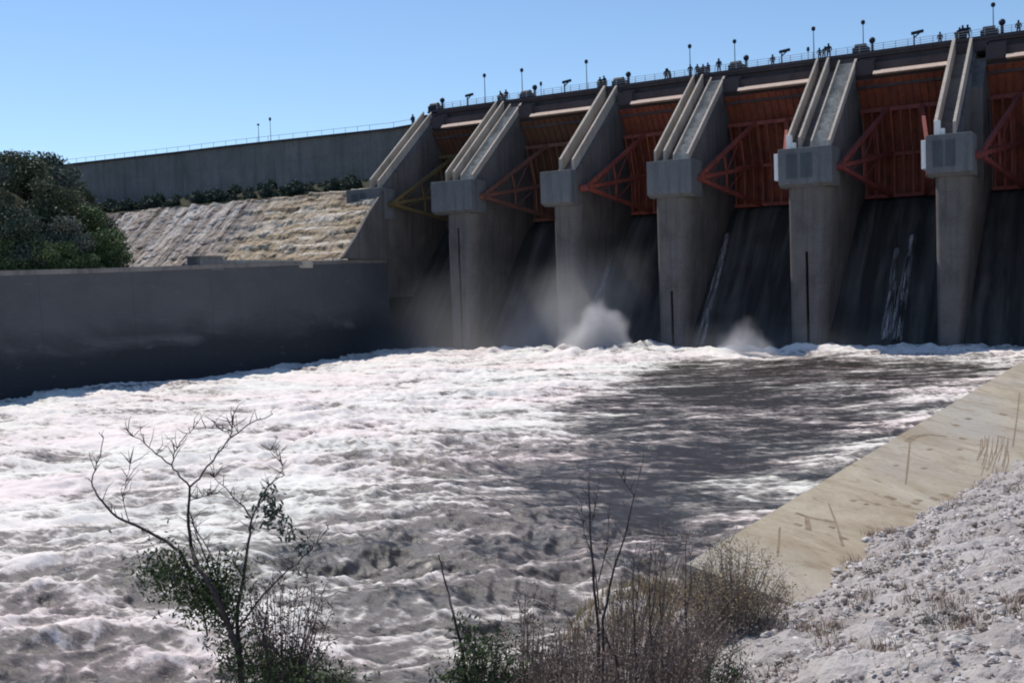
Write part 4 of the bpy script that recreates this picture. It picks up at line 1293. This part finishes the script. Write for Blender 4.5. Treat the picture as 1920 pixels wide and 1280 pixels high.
def left_shrub():
    rr = random.Random(4); rs = np.random.RandomState(4)
    D = 10.5
    root = empty('leafless_shrub', (0, 0, 0))
    mb = MB()
    def Z(x, y): return (100+x/2.286, 720+y/2.286)      # measured on an enlarged crop
    br = [([(860,1900),(820,1500),(800,1180),(750,1030),(690,890),(620,790),(590,690),(578,560),(585,440)], 0.040, 0.012),
          ([(585,440),(640,380),(700,300),(760,230),(840,170),(940,128)], 0.011, 0.004),
          ([(585,440),(540,395),(507,345),(520,290),(560,230),(600,190)], 0.010, 0.003),
          ([(507,345),(440,300),(390,250),(320,205)], 0.008, 0.003),
          ([(600,190),(680,190),(760,200)], 0.004, 0.002),
          ([(580,500),(640,480),(700,470)], 0.006, 0.002),
          ([(765,215),(768,140)], 0.004, 0.002),
          ([(750,1030),(620,880),(545,720),(440,650),(330,595),(250,550),(190,480),(165,420),(185,340),(215,230)], 0.020, 0.004),
          ([(330,600),(300,500),(310,420),(330,340)], 0.005, 0.002),
          ([(800,1180),(790,950),(815,830),(835,680),(850,575)], 0.022, 0.010),
          ([(850,575),(890,480),(950,405)], 0.009, 0.003), ([(850,575),(800,510),(740,445),(690,400)], 0.009, 0.003),
          ([(950,405),(990,390),(975,330),(930,280)], 0.004, 0.002),
          ([(790,1050),(900,900),(1010,790),(1100,715),(1180,620)], 0.012, 0.003),
          ([(690,890),(660,760),(610,640),(590,560)], 0.010, 0.004),
          ([(720,950),(700,820),(660,700),(600,600)], 0.010, 0.004),
          ([(1000,790),(1090,830)], 0.005, 0.002),
          ([(820,1500),(930,1250),(900,1060),(920,900)], 0.016, 0.005),
          ([(860,1500),(1010,1200),(900,1100)], 0.014, 0.004), ([(660,1080),(640,940),(560,830)], 0.010, 0.004)]
    tips = []; lowt = []
    for pts, r0, r1 in br:
        f_ = px_branch(mb, [Z(*p) for p in pts], D, r0, r1, rr)
        twigs(mb, f_, 13, 0.20, rr, tips=tips)
        lowt += f_
    mb.build('branches', M['twig'], root)
    G = [at_depth(*Z(x, y), D) for (x, y) in [(430,800),(470,780),(520,830),(560,860),(600,920),(520,780),(640,940),(680,900),(720,960),(640,860),(690,830),(740,800),(750,1050),(820,1150),(760,1180),(860,1200),(800,1230),(900,1230),(720,900),(760,940)]]
    V, F = leaves_at(G, 5600, 0.12, 0.027, rs, 0.5)
    np_mesh('green_leaves', V, F, M['leaf_mid'], False, parent=root)
    G = [at_depth(*Z(x, y), D) for (x, y) in [(930,480),(920,520),(950,560),(890,600),(980,600),(1020,650),(1060,690),(930,560)]]
    V, F = leaves_at(G, 330, 0.055, 0.034, rs, 0.8)
    np_mesh('hanging_leaves', V, F, M['leaf_dark'], False, parent=root)
    tag(root, 'tall leafless shrub at left with forked bare branches and green leaves low down', 'shrub')
    # purple-brown dry bush beside it
    r2 = empty('dry_bush', (0, 0, 0)); mb = MB(); tips = []
    for k in range(44):
        x = rr.uniform(830, 1230); y = rr.uniform(860, 1140)
        f_ = px_branch(mb, [Z(980+rr.uniform(-60,60), 1500), Z((980+x)/2, 1260), Z(x, y)], D+0.6, 0.011, 0.003, rr)
        twigs(mb, f_, 8, 0.18, rr, tips=tips); tips += f_[-4:]
    mb.build('branches', M['twig_red'], r2)
    V, F = leaves_at(tips, 3400, 0.07, 0.022, rs, 0.5)
    np_mesh('dry_leaves', V, F, M['leaf_purple'], False, parent=r2)
    tag(r2, 'dense purple-brown dry bush right of the tall leafless shrub', 'bush')
left_shrub()

def generic_bush(name, base_px, tops, D, n, mat_b, leaf, nleaf, lsize, seed, label, cat, r0=0.012, spread=0.05, tw=6, twl=0.2, leafname='leaves', bw=40):
    rr = random.Random(seed); rs = np.random.RandomState(seed)
    root = empty(name, (0, 0, 0)); mb = MB(); tips = []
    (x0, x1, y0, y1) = tops
    for k in range(n):
        x = rr.uniform(x0, x1); y = y1-(y1-y0)*abs(1-abs((x-(x0+x1)/2)/((x1-x0)/2))**2)*rr.uniform(0.35, 1.0)
        bx = base_px[0]+(x-(x0+x1)/2)*0.35+rr.uniform(-bw, bw)*0.3
        f_ = px_branch(mb, [(bx, base_px[1]), ((bx*0.6+x*0.4), (base_px[1]+y)/2), (x, y)], D+rr.uniform(-0.5, 0.5), r0, 0.003, rr, jit=0.2)
        twigs(mb, f_, tw, twl, rr, tips=tips); tips += f_[-5:]
    mb.build('branches', mat_b, root)
    if nleaf:
        V, F = leaves_at(tips, nleaf, spread, lsize, rs, 0.3)
        np_mesh(leafname, V, F, leaf, False, parent=root)
    tag(root, label, cat)
    return root

def stem_shrub(name, defs, D, seed, label, cat, mat='twig', tw=8, twl=0.25):
    rr = random.Random(seed); root = empty(name, (0, 0, 0)); mb = MB()
    for pts, r0, r1 in defs:
        f_ = px_branch(mb, pts, D, r0, r1, rr); twigs(mb, f_, tw, twl, rr, up=1.0)
    mb.build('branches', M[mat], root); tag(root, label, cat); return root
stem_shrub('leafless_shrub', [
    ([(1122,1330),(1122,1180),(1112,1060),(1106,980),(1104,905)], 0.024, 0.006),
    ([(1132,1330),(1130,1160),(1150,1070),(1170,1010),(1190,925),(1205,870)], 0.020, 0.004),
    ([(1124,1150),(1112,1050),(1095,1000),(1088,940)], 0.010, 0.003), ([(1122,1090),(1140,1010),(1142,960)], 0.009, 0.003),
    ([(1190,930),(1165,895)], 0.006, 0.002), ([(1128,1180),(1155,1230),(1165,1320)], 0.010, 0.014), ([(1106,990),(1120,930)], 0.006, 0.002)],
    13.0, 8, 'tall thin leafless shrub with upright forked stems in the middle foreground', 'shrub', tw=9)
stem_shrub('dead_stalk', [([(880,1330),(868,1225),(850,1150),(836,1095),(822,1040)], 0.022, 0.006), ([(868,1225),(840,1290)], 0.012, 0.008)], 11.5, 9,
    'single dark dead stalk leaning left above the leafy green bush', 'stalk', tw=2, twl=0.12)
for k, (px, top, lab) in enumerate([(1187, 1050, 'thin bare stem just right of the tall forked shrub'), (1218, 1010, 'taller bare stem of the two beside the forked shrub'), (1237, 1060, 'bare stem left of the dry yellow grass'),
                                    (1285, 1005, 'bare forked stem among the dry yellow grass'), (1322, 1080, 'rightmost thin bare stem above the dry grass')]):
    stem_shrub('bare_stem', [([(px+8, 1330), (px+3, 1200), (px, (1200+top)/2), (px+2, top)], 0.014, 0.004), ([(px+2, 1160), (px+12, 1090), (px+10, 1040)], 0.007, 0.002)], 13.5+0.3*k, 20+k, lab, 'stem', 'twig', 6, 0.2)
generic_bush('leafy_bush', (900, 1420), (820, 985, 1150, 1330), 11.5, 46, M['twig'], M['leaf_mid'], 5200, 0.032, 31, 'leafy dark green bush at the bottom, right of the dead stalk', 'bush', spread=0.07)
generic_bush('dry_bush', (985, 1420), (915, 1060, 1105, 1300), 12.5, 48, M['twig_pale'], M['leaf_brown'], 3600, 0.024, 32, 'olive-brown dry bush behind the leafy green bush', 'bush', spread=0.06)
generic_bush('dry_bush', (1075, 1430), (940, 1200, 1165, 1330), 11.0, 95, M['twig_red'], M['leaf_purple'], 3200, 0.022, 33, 'low purple-brown thicket at the bottom around the forked shrub', 'bush', spread=0.06)
generic_bush('dry_bush', (1250, 1420), (1140, 1410, 1130, 1330), 12.2, 80, M['twig_red'], M['leaf_purple'], 3000, 0.022, 34, 'low reddish-brown thicket at the bottom below the dry yellow grass', 'bush', spread=0.06)
generic_bush('dry_bush', (1375, 1200), (1262, 1490, 1015, 1130), 18.6, 110, M['twig_pale'], M['grass_dry'], 5200, 0.026, 38, 'pale dry scrub hiding the near end of the yellow channel wall', 'bush', spread=0.09, tw=8, twl=0.3)
generic_bush('leafy_bush', (1345, 1330), (1310, 1420, 1205, 1290), 12.5, 26, M['twig'], M['leaf_mid'], 1000, 0.024, 35, 'small green bush at the edge of the stones', 'bush', spread=0.06)
generic_bush('dry_bush', (560, 1420), (480, 700, 1225, 1330), 10.8, 50, M['twig'], M['leaf_mid'], 4200, 0.03, 36, 'low green bush at the bottom left under the leafless shrub', 'bush', spread=0.08)
generic_bush('dry_bush', (1190, 1330), (1080, 1440, 985, 1270), 14.2, 75, M['twig_pale'], M['leaf_brown'], 3000, 0.02, 37, 'tangle of thin pale twigs behind the bare stems', 'bush', spread=0.06, tw=9)

def dry_grass():
    rs = np.random.RandomState(77)
    n = 16000
    px = rs.uniform(1235, 1500, n); 
    # grass grows on the bank at the end of the channel wall
    X = rs.uniform(-9.4, -4.6, n); Y = rs.uniform(13.0, 21.3, n)
    keep = (X < -4.3-0.10*Y) & (Y > 17.2+0.5*(X+8.5)) & (fbm(X/0.7, Y/0.7, 2, 5) > -0.1)
    X = X[keep]; Y = Y[keep]; n = len(X)
    Z = bank_h(X, Y)+0.30*fbm(X/2.6, Y/2.6, 3, 11)
    L = rs.uniform(0.12, 0.5, n); a = rs.rand(n)*6.28; lean = rs.uniform(0.05, 0.45, n)
    dx = np.cos(a); dy = np.sin(a); w = 0.010
    b = np.stack([X, Y, Z-0.03], 1); s = np.stack([-dy*w, dx*w, 0*X], 1)
    m_ = b+np.stack([dx*lean*L*0.4, dy*lean*L*0.4, L*0.6], 1); t = b+np.stack([dx*lean*L, dy*lean*L, L], 1)
    V = np.stack([b-s, b+s, m_+s*0.8, m_-s*0.8, t+s*0.2, t-s*0.2], 1).reshape(-1, 3)
    i = np.arange(n)[:, None]*6
    F = np.concatenate([i+np.array([[0,1,2,3]]), i+np.array([[3,2,4,5]])])
    o = np_mesh('dry_grass', V, F, M['grass_dry'], False)
    tag(o, 'dry yellow grass on the bank at the end of the channel wall', 'grass', kind='stuff')
    # brown grass and litter lower on the bank
    n = 15000
    X = rs.uniform(-9.6, -4.0, n); Y = rs.uniform(8.0, 17.5, n)
    k = X < -3.6-0.14*Y
    X = X[k]; Y = Y[k]; n = len(X)
    Z = bank_h(X, Y)+0.30*fbm(X/2.6, Y/2.6, 3, 11)
    L = rs.uniform(0.15, 0.5, n); a = rs.rand(n)*6.28; lean = rs.uniform(0.1, 0.9, n)
    dx = np.cos(a); dy = np.sin(a); w = 0.008
    b = np.stack([X, Y, Z-0.03], 1); s = np.stack([-dy*w, dx*w, 0*X], 1)
    m_ = b+np.stack([dx*lean*L*0.4, dy*lean*L*0.4, L*0.6], 1); t = b+np.stack([dx*lean*L, dy*lean*L, L], 1)
    V = np.stack([b-s, b+s, m_+s*0.8, m_-s*0.8, t+s*0.2, t-s*0.2], 1).reshape(-1, 3)
    i = np.arange(n)[:, None]*6
    F = np.concatenate([i+np.array([[0,1,2,3]]), i+np.array([[3,2,4,5]])])
    o = np_mesh('brown_grass', V, F, M['grass_brown'], False)
    tag(o, 'brown dead grass under the bushes at the bottom', 'grass', kind='stuff')
dry_grass()

# ------------------------------------------------------------------ falling water and spray
def jet(px0, py0, px1, py1, w0, w1, lab, lift=1.0):
    # a ribbon of falling water with thickness, following the chute
    def chute(px, py):
        # walk the ray to the chute surface z = -3.1+(Y-139)*1.24, raised by lift
        d = ray(px, py); k = 1.24
        t = ((-3.1+lift-139*k) - (CAM[2]-k*CAM[1]))/(d[2]-k*d[1])
        return CAM+d*t
    a = chute(px0, py0); b = chute(px1, py1)
    n = 24; m_ = 8
    V = []
    for k in range(n+1):
        t = k/n; c = a+(b-a)*t; w = w0+(w1-w0)*t
        for j in range(m_+1):
            u = j/m_*2-1
            V.append((c[0]+u*w, c[1]-0.5*(1-u*u), c[2]+0.35*(1-u*u)))
    o = np_mesh('falling_water', np.array(V), grid_faces(n+1, m_+1), M['jet'], True)
    sm = o.modifiers.new('thick', 'SOLIDIFY'); sm.thickness = 0.12
    tag(o, lab, 'falling water', kind='stuff')
jet(1148, 425, 1108, 590, 0.9, 1.6, 'pale stream of falling water right of the third pier')
jet(1712, 445, 1678, 640, 0.35, 0.7, 'bright thin streak of falling water in the bay left of the sixth pier')
jet(1682, 470, 1660, 640, 0.3, 0.6, 'faint thin streak of falling water left of the bright one')
jet(1365, 440, 1310, 650, 0.25, 0.6, 'faint sheet of falling water right of the fourth pier')

def mist(c, s, dens, lab, **k):
    o = MB().ball((0, 0, 0), 1.0, 20, 14).build('spray_cloud', mat_mist('spray_'+lab[:12].replace(' ', '_'), dens, **k))
    o.location = c; o.scale = s
    tag(o, lab, 'spray', kind='stuff')
p = at(1118, 652, 1, 130.0)
mist((float(p[0]), 130.0, 1.6), (9.8, 3.6, 9.8), 5.0, 'dense white plume of spray below the third gate', nscale=2.2,
     blobs=[(0.05, 0, 0.10, 0.42, 1.0), (0.20, 0, 0.22, 0.36, 0.9), (-0.10, 0, 0.0, 0.40, 0.9), (0.28, 0, 0.0, 0.34, 0.8), (-0.34, 0, -0.02, 0.40, 0.3), (0.0, 0, 0.38, 0.34, 0.22)])
p = at(1060, 600, 1, 135.5)
mist((float(p[0]), 136, 3.0), (18, 5, 17), 0.2, 'broad soft veil of spray around the white plume', nscale=1.6, blobs=[(0, 0, 0, 0.8, 1.0), (0.35, 0, 0.3, 0.5, 0.6), (-0.35, 0, -0.1, 0.5, 0.8)])
p = at(1390, 652, 1, 131)
mist((float(p[0]), 131.0, 0.5), (7.5, 3.0, 7.0), 1.8, 'small puff of spray right of the fourth pier', nscale=2.5, blobs=[(0.12, 0, 0.15, 0.40, 0.9), (-0.1, 0, 0.0, 0.5, 0.7), (0.35, 0, 0, 0.4, 0.5), (0.05, 0, 0.42, 0.35, 0.2)])
mist((-88, 132, 2.0), (34, 9, 17), 0.032, 'thin mist over the water before the left piers', nscale=0.5)
mist((-45, 137, 1.0), (34, 7, 6), 0.03, 'thin low mist before the right piers', nscale=0.9)

def tufts():
    rs = np.random.RandomState(91)
    nt = 420
    X0 = rs.uniform(-7.5, 2.0, nt); Y0 = 7+rs.rand(nt)**1.2*34
    k = ~((Y0 > 21) & (X0 < -7.0)) & ((fbm(X0/2.2, Y0/3.0, 2, 207) > 0.02) | (rs.rand(nt) < 0.12))
    X0 = X0[k]; Y0 = Y0[k]
    i0 = rs.randint(0, len(X0), 9000); n = 9000
    X = X0[i0]+rs.normal(size=n)*0.14; Y = Y0[i0]+rs.normal(size=n)*0.14
    Z = bank_h(X, Y)+0.30*fbm(X/2.6, Y/2.6, 3, 11)
    L = rs.uniform(0.10, 0.30, n); a = rs.rand(n)*6.28; lean = rs.uniform(0.3, 1.2, n)
    dx = np.cos(a); dy = np.sin(a); w = 0.007
    b = np.stack([X, Y, Z-0.02], 1); s = np.stack([-dy*w, dx*w, 0*X], 1)
    m_ = b+np.stack([dx*lean*L*0.4, dy*lean*L*0.4, L*0.6], 1); t = b+np.stack([dx*lean*L, dy*lean*L, L], 1)
    V = np.stack([b-s, b+s, m_+s*0.8, m_-s*0.8, t+s*0.2, t-s*0.2], 1).reshape(-1, 3)
    i = np.arange(n)[:, None]*6
    F = np.concatenate([i+np.array([[0,1,2,3]]), i+np.array([[3,2,4,5]])])
    o = np_mesh('dead_weeds', V, F, M['grass_brown'], False)
    tag(o, 'small dead weeds scattered between the stones of the bank', 'weeds', kind='stuff')
tufts()

def ground_px(px, py):
    d = ray(px, py); t = 3.0
    while t < 80:
        q = CAM+d*t
        if q[2] < float(bank_h(np.array([q[0]]), np.array([q[1]]))[0]): return q, t
        t += 0.05
    return q, t
for (px, py, w_, lab, mt) in [(1778, 1162, 70, 'small dark matted weed patch in the middle of the stony bank', 'leaf_grey'), (1500, 1250, 60, 'low grey weed patch at the bottom of the stony bank', 'leaf_brown'), (1640, 1075, 40, 'sparse weed patch on the stony bank just below the yellow wall', 'leaf_brown')]:
    q, t = ground_px(px, py); dep = float(-(ROWS.T @ (q-CAM))[2])
    generic_bush('weed_patch', (px, py+8), (px-w_, px+w_, py-14, py+6), dep, 40, M['twig'], M[mt], 900, 0.02, int(px), lab, 'weeds', r0=0.005, spread=0.05, tw=4, twl=0.1, bw=w_)
